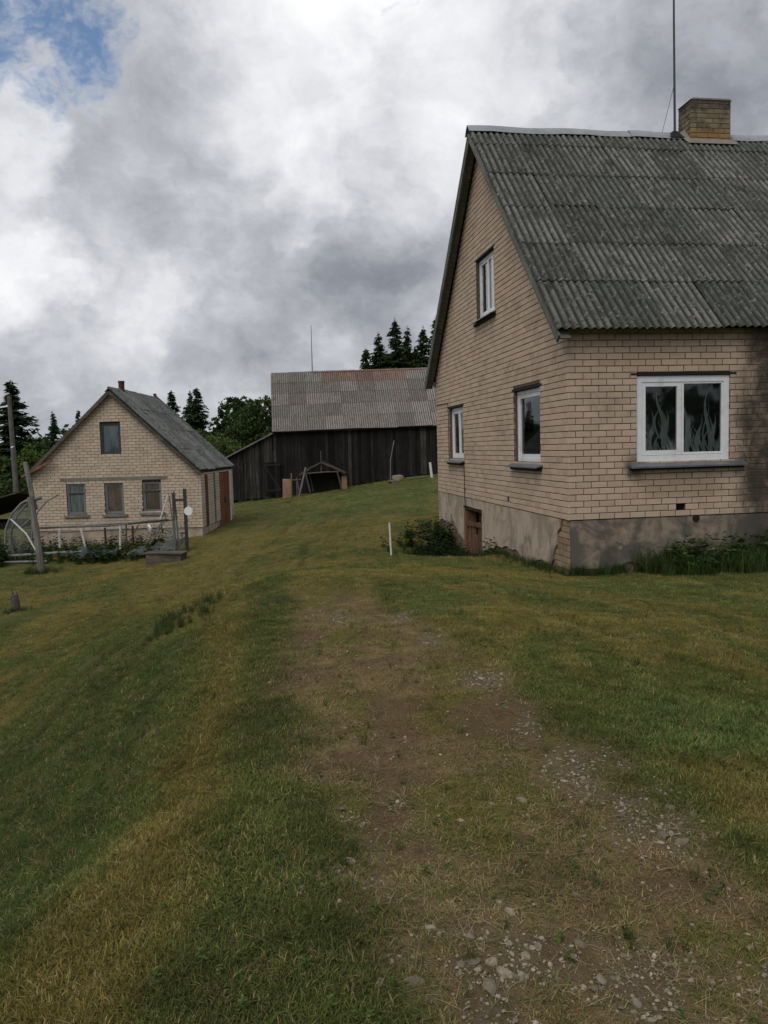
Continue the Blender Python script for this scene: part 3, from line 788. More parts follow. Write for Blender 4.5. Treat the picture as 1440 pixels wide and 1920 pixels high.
# plinth core and the broken render on it
plinth_brick = new_mesh('brick', BV, BF, M['brick_plinth'])
cg = MB()
core = wall_sheet([-2.3, -.012], lambda z: (-HW, -.04), [(-6.66, -5.04, -2.3, -.21)], .04, .35)
pc = core.build('plinth', M['rubble'], house, rot=(0, 0, -math.pi / 2))
pf = MB().box(.045, HL, .042, .30, -2.3, -.012).build('plinth', M['rubble'], house)
def ragged(pts, amp=.012, step=.07):
    out = []
    for (a, b_), (c, d) in zip(pts[:-1], pts[1:]):
        L = math.hypot(c - a, d - b_); n = max(1, int(L / step))
        for i in range(n):
            t_ = i / n; out.append((a + (c - a) * t_ + random.uniform(-amp, amp), b_ + (d - b_) * t_ + random.uniform(-amp, amp)))
    return out + [pts[-1]]
edge = [(5.03, -1.40), (4.72, -1.19), (4.25, -1.01), (4.01, -0.86), (3.6, -0.86), (3.24, -0.79), (3.02, -0.83), (2.64, -0.79), (2.37, -0.9), (2.18, -0.96), (1.88, -0.94), (1.54, -0.86), (1.29, -0.78), (1.0, -0.83), (0.81, -0.82), (0.72, -0.73), (0.68, -0.59), (0.55, -0.44), (0.51, -0.26), (0.37, -0.15), (0.33, -0.016)]
poly = [(-a, b_) for a, b_ in ragged(edge)] + [(-5.03, -.016)]
MB().prism(poly, .004, .045).build('plaster', M['plaster'], pc)
for q0, q1, zb in course_list(-9, 0, lambda z: (-1.15, -.045), [], -.04, -1, 0):
    link('brick', plinth_brick, pc, ((q0 + q1) / 2, .030 + random.uniform(-.004, .006), zb - .006), (random.gauss(0, .03), random.gauss(0, .015), random.gauss(0, .02)), ((q1 - q0) / .248, 1, random.uniform(.9, 1)))
edge2 = [(9.36, -.78), (9.0, -.74), (8.03, -.76), (7.97, -.50), (7.6, -.72), (7.15, -.94), (6.9, -.98), (6.68, -1.05)]
poly = [(-a, b_) for a, b_ in ragged(edge2)] + [(-6.68, -.016), (-9.36, -.016)]
MB().prism(poly, .004, .045).build('plaster', M['plaster'], pc)
MB().prism([(-6.675, -.205), (-6.2, -.20), (-5.7, -.21), (-5.035, -.205), (-5.035, -.016), (-6.675, -.016)], .0045, .045).build('plaster', M['plaster'], pc)
edge3 = [(HL, -.5), (5.0, -.52), (3.43, -0.53), (2.11, -0.6), (1.56, -0.62), (1.19, -0.75), (1.08, -0.7), (.97, -.71), (.88, -.76), (.72, -.79), (.56, -.81), (.37, -.79), (.18, -.77), (.05, -.77)]
poly = ragged(edge3, .01) + [(.03, -.016), (HL, -.016)]
MB().prism(poly, .004, .040).build('plaster', M['plaster_dark'], pf)
# pale chips and a pipe hole in the front render
for (cx, cz, s) in ((.85, -.36, .055), (.86, -.47, .045)):
    pts = [(cx + s * math.cos(a) * random.uniform(.7, 1.3), cz + s * math.sin(a) * random.uniform(.6, 1.0)) for a in np.linspace(0, 2 * math.pi, 9)[:-1]]
    MB().prism(pts, -.004, .006).build('render_patch', M['cement'], pf)
mb = MB(); mb.tube([(2.156, -.012, -.05), (2.156, .05, -.05)], .06, 12); mb.build('pipe_hole', M['black_hole'], pf)
# cellar hatch
hatch = MB(); hatch.box(-6.64, -5.06, .36, .40, -2.2, -.23); hatch = hatch.build('cellar_door', M['black_hole'], pc)
mb = MB(); mb.box(-6.66, -5.05, .05, .12, -.29, -.215); mb.build('door_header', M['rust'], hatch)
mb = MB(); mb.box(-6.66, -6.56, .02, .30, -2.2, -.36); mb.box(-5.14, -5.05, .02, .30, -2.2, -.36); mb.build('door_jamb', M['wood_brown'], hatch)
mb = MB(); mb.beam((-6.52, .05, -.63), (-4.99, .05, -.56), .04, .10); mb.build('door_batten', M['wood_brown'], hatch)
xx = -6.40
for wd, top in ((.19, -.68), (.16, -.52), (.21, -.70), (.18, -.66), (.22, -.48), (.2, -.68)):
    mb = MB(); mb.box(xx, xx + wd - .012, .075, .10, -2.1, top)
    o = mb.build('plank', M['wood_brown'], hatch, rot=(0, random.gauss(0, .012), 0)); xx += wd
mb = MB(); mb.box(-6.35, -5.2, .30, .33, -.62, -.30); mb.build('inner_panel', M['rust'], hatch)

# windows ------------------------------------------------------------
def reveal_head(par, x0, x1, z, name='lintel'):
    MB().box(x0 - .10, x1 + .10, -.004, .09, z, z + .035).build(name, M['felt'], par)
wf = window(fwall, 1.145, 2.735, .885, 2.235, .03, [(1.235, 1.92, .985, 2.145, .075), (1.925, 2.645, .985, 2.145, .035)], M['pvc'], .095)
reveal_head(fwall, 1.14, 2.74, 2.245)
mb = MB(); mb.add([(1.0, -.13, .81), (2.98, -.13, .81), (2.98, .06, .885), (1.0, .06, .885), (1.0, -.13, .785), (2.98, -.13, .785), (2.98, .06, .80), (1.0, .06, .80)],
    [(0, 1, 2, 3), (7, 6, 5, 4), (0, 4, 5, 1), (1, 5, 6, 2), (3, 2, 6, 7), (0, 3, 7, 4)]); mb.build('sill', M['sill_metal'], fwall)
MB().box(1.03, 2.95, -.06, .02, .755, .783).build('sill_shade_strip', M['felt'], fwall)  # black strip under the sill, standing in for its depth and shadow
def curtain(par, x0, x1, z0, z1, y, mt, amp=.02, folds=9, name='curtain'):
    V, F = [], []; n = folds * 8
    for i in range(n + 1):
        x = x0 + (x1 - x0) * i / n
        for z in (z0, z1): V.append((x, y + amp * math.sin(i / n * folds * 2 * math.pi) + amp * .5 * math.sin(i * 1.7), z))
    for i in range(n): F.append((2 * i, 2 * i + 2, 2 * i + 3, 2 * i + 1))
    return link(name, new_mesh(name, V, F, mt, True), par)
cur = curtain(wf, 1.16, 2.72, .90, 2.20, .20, M['net'], .015, 7)
mb = MB()
def flame(xb, zb, h, w0, sway, ph):
    n = 16; V = []
    for i in range(n + 1):
        t_ = i / n
        cx = xb + 1.3 * sway * math.sin(ph + t_ * 5.4) * (0.5 + .5 * t_)
        ww = 1.05 * w0 * (math.sin(math.pi * min(1, t_ * .8 + .2)) ** .8) * (1 - t_ ** 3)
        V += [(cx - ww / 2, .115 + .008 * math.sin(cx * 30), zb + h * t_), (cx + ww / 2, .115 + .008 * math.sin(cx * 30), zb + h * t_)]
    mb.add(V, [(2 * i, 2 * i + 1, 2 * i + 3, 2 * i + 2) for i in range(n)])
for xb, zb, h, w0, sw_, ph in [(1.33, .95, .62, .07, .05, .4), (1.42, 1.0, .75, .07, -.06, 1.0), (1.60, 1.25, .78, .075, .055, .2), (1.68, 1.05, .70, .07, -.05, .9), (1.55, .95, .42, .06, .04, 2.2), (1.76, .93, .48, .06, .04, .2), (1.84, .95, .40, .05, -.03, 1.5),
    (2.02, 1.15, .85, .07, .05, .0), (2.06, .92, .60, .08, -.05, .8), (2.16, .95, .55, .06, .05, 1.6), (2.26, 1.0, .62, .07, -.05, .1), (2.42, 1.1, .98, .065, .045, 1.2), (2.50, 1.0, .66, .075, -.05, .5), (2.38, .93, .5, .06, .04, 2.4), (2.60, .95, .55, .06, -.04, 1.1)]:
    flame(xb, zb, h, w0, sw_, ph); flame(xb + .05, zb - .02, h * .62, w0 * .6, -sw_ * .8, ph + 1.3); flame(xb - .045, zb, h * .8, w0 * .45, sw_ * 1.1, ph + 2.4)
mb.build('flame_motif', M['motif'], cur)
MB().box(1.0, 2.9, .9, .95, .3, 2.5).build('inner_wall', M['interior'], fwall)
def gable_window(x0, x1, z0, z1, lites, sill=True, lace=True):
    wn = window(gwall, x0 + .005, x1 - .005, z0, z1, .075, lites, M['pvc'], .06)
    reveal_head(gwall, x0, x1, z1 + .012)
    if sill:
        s = MB(); s.add([(x0 - .12, -.13, z0 - .085), (x1 + .12, -.13, z0 - .085), (x1 + .12, .10, z0 - .005), (x0 - .12, .10, z0 - .005), (x0 - .12, -.13, z0 - .105), (x1 + .12, -.13, z0 - .105), (x1 + .12, .10, z0 - .04), (x0 - .12, .10, z0 - .04)],
            [(0, 1, 2, 3), (7, 6, 5, 4), (0, 4, 5, 1), (1, 5, 6, 2), (3, 2, 6, 7), (0, 3, 7, 4)]); s.build('sill', M['sill_metal'], gwall)
        MB().box(x0 - .08, x1 + .08, -.06, .02, z0 - .15, z0 - .107).build('sill_shade_strip', M['felt'], gwall)  # same black strip, sill shadow put in as a dark box
    if lace: curtain(wn, x0 + .05, x1 - .05, z0 + .03, z1 - .05, .19, M['lace'], .02, 8)
    return wn
gable_window(-2.69, -1.26, .895, 2.19, [(-2.63, -1.32, .955, 2.13, .075)])
gable_window(-7.91, -6.53, .905, 2.14, [(-7.85, -7.20, .965, 2.08, .07), (-7.19, -6.59, .965, 2.08, .07)])
gable_window(-5.16, -3.84, 3.935, 5.15, [(-5.10, -4.55, 3.995, 5.09, .05), (-4.545, -4.22, 3.995, 5.09, .045), (-4.215, -3.90, 3.995, 5.09, .045)], True, False)
mb = MB(); mb.tube([(-6.46, -.012, .75), (-6.44, -.012, .30), (-6.45, -.012, .0), (-6.44, -.004, -.2)], .008, 5)
mb.tube([(-7.95, -.012, .84), (-7.96, -.012, 2.0), (-8.0, -.012, 2.3), (-9.3, -.012, 2.32)], .008, 5)
mb.build('cable', M['felt'], gwall)

# roof ---------------------------------------------------------------
EU, EZ, OH = -.24, 2.90, .26
sl = math.hypot(4.92, 4.78); cs, sn = 4.92 / sl, 4.78 / sl
RIDU, RIDZ = EU + 4.92, EZ + 4.78
roof = MB()
RW = HL + .3 + OH
roof.prism([(EU + .10, EZ + .08), (RIDU, RIDZ - .01), (2 * RIDU - EU - .10, EZ + .08), (2 * RIDU - EU - .10, EZ + .05), (RIDU, RIDZ - .05), (EU + .10, EZ + .05)], 0, RW - .06)
roof = roof.build('roof', M['felt'], house)
for v in roof.data.vertices:
    x, y, z = v.co; v.co = (y - OH + .02, x, z)
rows = [(0, 1.25), (1.25, 2.44), (2.44, 3.70), (3.70, 4.94), (4.94, 6.18), (6.18, 6.74)]
lay_sheets(roof, (-OH, EU, EZ), (1, 0, 0), (0, cs, sn), rows, RW, None, .13, 7, .021, lambda r, c: M['sheet_house'], .13)
back = corr_mesh('back_roof', 80, .13, sl, .021, M['sheet_house'])
bo = link('back_roof', back, roof); bo.location = (RW - OH, 2 * RIDU - EU, EZ + .02)
bo.rotation_euler = Matrix(((-1, 0, 0), (0, -cs, sn), (0, sn, cs))).transposed().to_euler()
# barge boards and soffit along the gable overhang
for sgn, nmx in ((1, 0), (-1, 1)):
    u0, u1 = (EU - .03, RIDU) if sgn > 0 else (2 * RIDU - EU + .03, RIDU)
    z0 = EZ - .03 - SLOPE * .03; z1 = RIDZ - .03
    for k, (a, b_) in enumerate(((0.0, .47), (.47, 1.0))):
        mb = MB(); dz_ = .055 + random.uniform(-.006, .006)
        p = (-OH + .015 + .004 * k, u0 + (u1 - u0) * a, z0 + (z1 - z0) * a - dz_); q = (-OH + .015 + .004 * k, u0 + (u1 - u0) * b_, z0 + (z1 - z0) * b_ - dz_)
        mb.beam(p, q, .028, .13 if sgn > 0 else .2, (0, -sn * sgn, cs)); mb.build('barge_board', M['wood_barge'], roof)
    for k in range(2):
        mb = MB(); off = -.21 + k * .11
        mb.beam((off, u0, z0 - .055), (off, u1, z1 - .055), .105, .02, (0, -sn * sgn, cs)); mb.build('soffit_board', M['wood_barge'], roof)
# metal ridge cap in three lengths
x = -OH - .02
for k, Lr in enumerate((3.6, 3.4, 3.9)):
    V, F = [], []; n = 14
    for i in range(n + 1):
        xx = x + Lr * i / n; dz_ = .012 * math.sin(i * .9 + k) + (.006 if k % 2 else 0)
        for (du, dzz) in ((-.17, -.165), (-.10, -.075), (0, .015), (.10, -.075), (.17, -.165)):
            V.append((xx, RIDU + du, RIDZ + .118 + dzz * 1.0 + dz_ + (random.uniform(-.008, .008) if abs(du) > .12 else 0)))
    for i in range(n):
        for j in range(4): F.append((i * 5 + j, (i + 1) * 5 + j, (i + 1) * 5 + j + 1, i * 5 + j + 1))
    link('ridge_cap', new_mesh('ridge_cap', V, F, M['flash_metal']), roof); x += Lr - .06
# plank laid on the roof by the chimney
mb = MB(); a_, b_ = 6.85, 4.9
mb.beam((6.30, EU + a_ * cs, EZ + a_ * sn + .10), (6.95, EU + b_ * cs, EZ + b_ * sn + .10), .09, .03, (0, -sn, cs)); mb.build('roof_plank', M['wood_barge'], roof)
# chimney
CX0, CX1, CU0, CU1, CZ0, CZ1 = 4.556, 5.47, 4.43, 4.95, 7.33, 8.43
ch = MB(); ch.box(CX0 + .008, CX1 - .008, CU0 + .008, CU1 - .008, CZ0, CZ1 - .02); ch = ch.build('chimney', M['mortar'], roof)
cme = new_mesh('brick', BV, BF, M['brick_chimney'])
for side, (ox, oy, rz, L) in enumerate(((CX0, CU0, 0, CX1 - CX0), (CX0, CU1, -math.pi / 2, CU1 - CU0), (CX1, CU1, math.pi, CX1 - CX0), (CX1, CU0, math.pi / 2, CU1 - CU0))):
    for q0, q1, zb in course_list(0, 11, lambda z: (0, L), [], 0.0, 1, side):
        c_, s_ = math.cos(rz), math.sin(rz); xm = (q0 + q1) / 2
        zz = CZ0 + zb + .008
        if side == 0 and zz < 7.42: continue
        link('brick', cme, ch, (ox + xm * c_, oy + xm * s_, zz), (random.gauss(0, .008), random.gauss(0, .01), rz + random.gauss(0, .01)), ((q1 - q0) / .248, 1, 1))
mb = MB(); mb.prism([(CX0 - .02, CZ1 - .022), (CX1 + .02, CZ1 - .022), (CX1 - .05, CZ1 + .012), (CX0 + .05, CZ1 + .012)], CU0 - .015, CU1 + .015); mb.build('chimney_cap', M['cement'], ch)
mb = MB()
V = [(CX0 - .10, CU0 - .10, RIDZ - .20), (CX1 + .12, CU0 - .10, RIDZ - .20), (CX1 + .02, CU0 + .01, RIDZ - .06), (CX0 - .01, CU0 + .01, RIDZ - .06), (CX0 - .16, RIDU, RIDZ + .10), (CX1 + .20, RIDU, RIDZ + .10), (CX1 + .01, RIDU, RIDZ + .2), (CX0 - .005, RIDU, RIDZ + .2)]
mb.add(V, [(0, 1, 2, 3), (0, 3, 7, 4), (1, 5, 6, 2)]); mb.build('chimney_flashing', M['cement'], ch)
# mast on the ridge
def hpt(x, y, z):
    return (HX + x * math.cos(HTH) - y * math.sin(HTH), HY + x * math.sin(HTH) + y * math.cos(HTH), HZ + z)
mp = hpt(4.30, RIDU - .05, RIDZ + .08)
mast = thing('antenna_mast', 'thin dark metal mast standing on the brick house roof ridge beside the chimney', 'antenna', mp, HTH, 'thin masts on the roofs')
mb = MB(); mb.tube([(0, 0, 0), (-.03, 0, 2.4), (-.05, 0, 5.2)], [.026, .022, .012], 8); mb.build('pole', M['dark_steel'], mast)
mb = MB(); mb.add([(-.15, -.12, -.10), (.16, -.13, -.11), (.16, .10, -.0), (-.15, .10, .0), (-.05, -.02, .06), (.05, -.02, .06)], [(0, 1, 5, 4), (0, 4, 3), (1, 2, 5), (3, 4, 5, 2), (0, 3, 2, 1)]); mb.build('base_plate', M['felt'], mast)
mb = MB(); mb.tube([(-.01, 0, 1.05), (-.19, .55, -.45)], .005, 5); mb.build('guy_wire', M['dark_steel'], mast)
# ------------------------------------------------------------------ the small brick building on the left
SX, SY, SZ0, STH = -12.2, 27.5, -0.97, R(-1.0)
SW, SL, SE, SA = 5.95, 5.3, 1.92, 4.72
small = thing('brick_outbuilding', 'small yellowish brick outbuilding with steep gable, three low windows and orange door', 'building', (SX, SY, SZ0), STH)
SS = (SA - SE) / (SW / 2)
def sext(z):
    if z <= SE: return (0.0, SW)
    s = (z - SE) / SS
    return (s, SW - s) if s < SW / 2 else (SW / 2, SW / 2)
sholes = [(1.28, 1.94, .53, 1.64), (2.60, 3.26, .53, 1.64), (3.91, 4.57, .56, 1.66), (2.55, 3.26, 2.58, 3.69)]
sw_ = wall_sheet([0, SE, SA], sext, sholes, .008, .2).build('gable_wall', M['mortar'], small)
sb = course_list(0, 47, sext, sholes, 0.0, 1, 0)
lay_bricks(sb, M['brick_small'], sw_, lambda q: math.hypot(q[0] - 3.6, q[2] - 2.0), 300)
# side wall facing the yard: bricks, a rusty downpipe, double door
dx0, dx1 = 2.95, 4.55
sd_holes = [(dx0, dx1, -.1, 1.80)]
sr = wall_sheet([0, SE], lambda z: (0, SL), sd_holes, .008, .15).build('side_wall', M['mortar'], small, loc=(SW, 0, 0), rot=(0, 0, math.pi / 2))
sb2 = course_list(0, 19, lambda z: (0, SL), sd_holes, 0.0, 1, 1)
lay_bricks(sb2, M['brick_small'], sr, lambda q: q[0], 0)
mb = MB(); mb.box(0, .2, .3, SL - .02, -.8, SE); mb.box(.2, SW - .2, SL - .25, SL - .02, -.8, SE); mb.build('back_wall', M['mortar'], small)
mb = MB(); mb.box(.035, SW - .035, .04, SL - .04, -1.2, -.008); mb.build('plinth', M['plaster'], small)
for k, (a, b_) in enumerate(((dx0 + .02, (dx0 + dx1) / 2 - .01), ((dx0 + dx1) / 2 + .01, dx1 - .02))):
    leaf = MB(); leaf.box(a, b_, .03, .055, -.30, 1.78); leaf = leaf.build('door', M['wood_orange'], sr)
    n = 4; wd = (b_ - a) / n
    for i in range(n):
        MB().box(a + i * wd + .006, a + (i + 1) * wd - .006, .008, .028, -.29, 1.77).build('plank', M['wood_orange'], leaf)
    if k == 0:
        mb = MB(); mb.box(b_ - .16, b_ - .02, -.012, .006, .62, .86); mb.tube([(b_ - .09, -.02, .60), (b_ - .09, -.06, .68), (b_ - .09, -.02, .80)], .014, 6); mb.build('latch', M['dark_steel'], leaf)
MB().box(dx1 + .02, dx1 + .16, -.03, .06, -.5, 1.82).build('door_post', M['stake_white'], sr)
MB().box(dx0 - .12, dx0 - .01, -.02, .06, -.45, 1.82).build('door_post', M['wood_grey'], sr)
MB().box(.55, .95, -.008, .02, -.02, 1.8).build('rust_stripe', M['wood_brown'], sr)
MB().box(1.9, 2.02, -.03, .02, -.02, 1.82).build('side_board', M['wood_grey'], sr)
# lintel band over the low windows
MB().box(1.08, 4.78, -.012, .03, 1.69, 1.80).build('lintel', M['cement'], sw_)
def swin(x0, x1, z0, z1, lites, fm, cm, bar=None, sill=True):
    wn = window(sw_, x0 + .004, x1 - .004, z0 + .004, z1 - .004, .045, lites, fm, .055, thick=.05)
    if bar: MB().box(x0 + .05, x1 - .05, .04, .10, bar - .025, bar + .025).build('transom', M['frame_dark'], wn)
    if cm: curtain(wn, x0 + .03, x1 - .03, z0 + .03, z1 - .03, .100, cm, .006, 4)
    if sill: MB().box(x0 - .10, x1 + .10, -.055, .04, z0 - .09, z0 - .004).build('sill', M['cement'], sw_)
    MB().box(x0, x1, .02, .05, z1 - .004, z1 + .03).build('lintel_gap', M['felt'], sw_)
    return wn
swin(1.28, 1.94, .53, 1.60, [(1.34, 1.88, .59, 1.26, .03), (1.34, 1.88, 1.28, 1.54, .03)], M['frame_blue'], M['curtain_pale'], 1.27)
swin(2.60, 3.26, .53, 1.60, [(2.66, 3.20, .59, 1.54, .03)], M['frame_blue'], M['curtain_pink'])
swin(3.91, 4.57, .56, 1.62, [(3.97, 4.51, .62, 1.28, .03), (3.97, 4.51, 1.30, 1.56, .03)], M['frame_blue'], M['curtain_brown'], 1.29)
swin(2.55, 3.26, 2.58, 3.66, [(2.61, 3.20, 2.64, 3.60, .03)], M['frame_dark'], M['sky_reflect_cloth'], None, False)  # sheet behind this pane imitates reflected sky by its colour
MB().box(2.3, 3.6, .5, .55, 2.3, 3.9).build('inner_wall', M['frame_blue'], sw_)
# roof
sroof = MB(); fo = .16
sroof.prism([(-.06, SE - .0), (SW / 2, SA + .05), (SW + .02, SE + .0), (SW + .02, SE - .05), (SW / 2, SA), (-.06, SE - .05)], -fo + .02, SL + .1)
sroof = sroof.build('roof', M['felt'], small)
ssl = math.hypot(SW / 2 + .02, SA - SE + .05); ca, sa = (SW / 2 + .02) / ssl, (SA - SE + .05) / ssl
srows = [(0, 1.03), (1.03, 2.07), (2.07, 3.1), (3.1, ssl - .02)]
lay_sheets(sroof, (SW + .02, -fo, SE + .0), (0, 1, 0), (-ca, 0, sa), srows, SL + fo + .1, None, .17, 6, .032, lambda r, c: M['sheet_small'], .1)
lft = corr_mesh('back_roof', 42, .13, ssl + .05, .021, M['sheet_small'])
lo = link('back_roof', lft, sroof); lo.location = (-.06, SL + .1, SE + .01); lo.rotation_euler = Matrix(((0, -1, 0), (ca, 0, sa), (-sa, 0, ca))).transposed().to_euler()
for sgn in (1, -1):
    x0 = SW + .05 if sgn > 0 else -.10
    mb = MB(); mb.beam((x0, -fo - .0, SE - .10), (SW / 2, -fo, SA - .03), .03, .11, (sgn * sa, 0, ca)); mb.build('barge_board', M['wood_box'], sroof)
mb = MB(); mb.beam((-.15, -fo - .04, SE - .02), (.95, -fo - .04, SE + .52), .03, .09); mb.build('loose_board', M['wood_brown'], sroof)
mb = MB()
for s0, s1 in ((-fo - .02, 2.7), (2.65, SL + .12)):
    mb.add([(SW / 2 - .13, s0, SA - .02), (SW / 2, s0, SA + .10), (SW / 2 + .13, s0, SA - .02), (SW / 2 - .13, s1, SA - .02), (SW / 2, s1, SA + .10), (SW / 2 + .13, s1, SA - .02)], [(0, 1, 4, 3), (1, 2, 5, 4)])
mb.build('ridge_cap', M['sheet_small'], sroof)
mb = MB(); mb.tube([(SW / 2 + .03, 1.1, SA - .5), (SW / 2 + .03, 1.1, SA + .40)], .105, 12); mb.tube([(SW / 2 + .03, 1.1, SA + .37), (SW / 2 + .03, 1.1, SA + .44)], .115, 12); mb.build('chimney_pipe', M['rust'], sroof)
mb = MB(); mb.beam((SW / 2 + .06, SL - .2, SA + .02), (SW / 2 - .02, SL - .15, SA + .26), .12, .06); mb.build('ridge_stub', M['rust'], sroof)

# ------------------------------------------------------------------ the barn
BEL, BER = Vector((-6.30, 46.0, 2.63)), Vector((3.10, 47.0, 2.78))
BRL, BRR = Vector((-6.80, 49.5, 6.23)), Vector((2.94, 50.5, 6.43))
barn = thing('wooden_barn', 'long dark weathered plank barn with pale grey corrugated roof behind the yard', 'barn', (-6.3, 46.0, -1.2))
B0 = Vector((-6.3, 46.0, -1.2))
ax_ = (BER - BEL).normalized(); LB = (BER - BEL).length + 4.2
ay_ = ((BRL - BEL) + (BRR - BER)) / 2; bsl = ay_.length; ay_.normalize()
az_ = ax_.cross(ay_).normalized()
ay_ = az_.cross(ax_).normalized()
broof = MB()
e0, e1 = BEL - B0, BEL - B0 + ax_ * LB
r0, r1 = e0 + ay_ * bsl, e1 + ay_ * bsl
bk = Vector((0, 5.5, -2.9))
broof.add([e0 - az_ * .02, e1 - az_ * .02, r1 - az_ * .02, r0 - az_ * .02, r0 + bk, r1 + bk, e0 - az_ * .07, e1 - az_ * .07], [(0, 1, 2, 3), (3, 2, 5, 4), (0, 6, 7, 1)])
broof = broof.build('roof', M['felt'], barn)
brow = [(bsl * a, bsl * b_) for a, b_ in ((0, .225), (.225, .43), (.43, .63), (.63, .82), (.82, 1.0))]
lay_sheets(broof, e0, ax_, ay_, brow, 9.9, None, .13, 8, .024, lambda r, c: M['sheet_barn_red'] if (r == 4 and 3 <= c <= 7) else M['sheet_barn'], .1, 1.0)
# hipped end: shorter sheets on the part hidden behind the house
lay_sheets(broof, e0 + ax_ * 9.88, ax_, ay_, brow[:3], LB - 9.9, None, .13, 8, .024, lambda r, c: M['sheet_barn'], .1, 1.0)
mb = MB(); mb.tube([r0 + ax_ * 2.5 + az_ * .05, r0 + ax_ * 9.8 + az_ * .05], .075, 8); mb.build('ridge_cap', M['sheet_barn_red'], broof)
# planks of the front wall, each its own board
wall_o = MB(); wall_o.add([e0 + Vector((0, .35, -.05)), e1 + Vector((0, .35, -.05)), e1 + Vector((0, .35, -4.6)), e0 + Vector((0, .35, -4.6))], [(0, 1, 2, 3)])
wall_o.add([(-2.85, .45, -1), (0, .45, -1), (0, .45, e0.z), (-2.85, .45, e0.z - 1.45)], [(0, 1, 2, 3)])
wall_o = wall_o.build('barn_wall', M['black_hole'], barn)
x = 0.0; i = 0
while x < 12.4:
    wd = random.uniform(.15, .23)
    p = e0 + ax_ * (x + wd / 2)
    g_ = gz(B0.x + p.x, B0.y + p.y + .3) - B0.z
    top = p.z - .03
    mb = MB(); mb.box(-wd / 2 + .006, wd / 2 - .006, -.014, .014, 0, top - g_ + random.uniform(-.02, .08) - .05)
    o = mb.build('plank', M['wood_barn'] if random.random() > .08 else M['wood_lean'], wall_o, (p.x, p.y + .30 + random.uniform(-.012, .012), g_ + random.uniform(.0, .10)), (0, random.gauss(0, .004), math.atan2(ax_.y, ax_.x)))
    x += wd; i += 1
# lean-to on the left with its own planks, paler
x = -2.83
while x < -.02:
    wd = random.uniform(.14, .22)
    t_ = (x + wd / 2) / -2.83
    top = e0.z - .06 - 1.46 * t_
    g_ = gz(B0.x + x + wd / 2, B0.y + .3) - B0.z
    mb = MB(); mb.box(-wd / 2 + .007, wd / 2 - .007, -.014, .014, 0, top - g_ - random.uniform(.0, .05))
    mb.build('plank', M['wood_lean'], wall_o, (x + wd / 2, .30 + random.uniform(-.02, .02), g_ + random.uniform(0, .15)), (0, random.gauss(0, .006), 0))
    x += wd
mb = MB()
for k in range(2):
    pass
mb.beam((-2.98, .1, e0.z - 1.50), (.05, .1, e0.z - .02), .10, .07); mb.build('lean_to_edge', M['wood_grey'], broof)
mb = MB(); mb.add([(-2.98, .05, e0.z - 1.46), (.05, .05, e0.z + .02), (.05, 5, e0.z + .02), (-2.98, 5, e0.z - 1.46)], [(0, 1, 2, 3)]); mb.build('lean_to_roof', M['sheet_small'], broof)
# barn door with a diagonal brace
door = MB(); door.box(-.56, .38, .20, .25, .28, 2.10); door = door.build('door', M['black_hole'], wall_o)
for k in range(6):
    xa = -.55 + k * .155; MB().box(xa, xa + .148, .165, .198, .26, 2.12).build('plank', M['wood_barn'], door)
mb = MB(); mb.beam((-.55, .15, 1.95), (.38, .15, 1.98), .03, .12); mb.beam((-.55, .15, .48), (.38, .15, .50), .03, .12); mb.beam((-.5, .15, 1.9), (.33, .15, .55), .03, .10, (1, 0, 0)); mb.build('brace', M['wood_lean'], door)
mast2 = thing('antenna_mast', 'thin needle mast rising from the ridge of the plank barn', 'antenna', B0 + r0 + ax_ * 2.55, 0, 'thin masts on the roofs')
mb = MB(); mb.tube([(0, 0, -.1), (.02, 0, 2.9)], [.032, .014], 6); mb.build('pole', M['dark_steel'], mast2)

# ------------------------------------------------------------------ things in front of the barn
def at(x, y, dz=0.0): return (x, y, gz(x, y) + dz)
sh = thing('shelter_frame', 'low gabled pole frame shelter standing in front of the barn wall', 'shelter', at(-3.4, 44.5))
zb = sh.location.z
def L_(p): return (p[0] + 3.4, p[1] - 44.5, p[2] - zb)
for nm, p, q, rr in (('rafter', (-4.66, 44.5, .20), (-3.40, 44.5, .90), .055), ('rafter', (-2.12, 44.5, .24), (-3.44, 44.5, .88), .055), ('leg', (-4.32, 44.5, .30), (-4.08, 44.5, -.80), .05), ('leg', (-2.55, 44.5, .33), (-2.30, 44.5, -.72), .055),
    ('cross_beam', (-4.3, 44.52, .27), (-2.4, 44.52, .33), .045), ('ridge_post', (-3.44, 44.6, .3), (-3.43, 44.6, 1.5), .045), ('leg', (-4.2, 45.5, .3), (-4.0, 45.5, -.8), .05), ('leg', (-2.6, 45.5, .33), (-2.4, 45.5, -.7), .05), ('cross_beam', (-4.2, 44.5, .28), (-4.1, 45.5, .28), .04)):
    MB().tube([L_(p), L_(((p[0] + q[0]) / 2, p[1], (p[2] + q[2]) / 2 + .02)), L_(q)], [rr * .85, rr * .9, rr * .75], 7).build(nm, M['wood_box'] if nm != 'rafter' else M['wood_grey'], sh)
for sx_ in (0, 1):
    p_, q_ = ((-4.70, .17), (-3.42, .90)) if sx_ == 0 else ((-2.08, .21), (-3.42, .90))
    MB().add([L_((p_[0], 44.45, p_[1] + .05)), L_((q_[0], 44.45, q_[1] + .05)), L_((q_[0], 45.75, q_[1] + .05)), L_((p_[0], 45.75, p_[1] + .05)), L_((p_[0], 44.45, p_[1] + .01)), L_((q_[0], 44.45, q_[1] + .01)), L_((q_[0], 45.75, q_[1] + .01)), L_((p_[0], 45.75, p_[1] + .01))], [(0, 1, 2, 3), (7, 6, 5, 4), (0, 4, 5, 1), (3, 2, 6, 7), (0, 3, 7, 4)]).build('roof_slope', M['wood_lean'], sh)
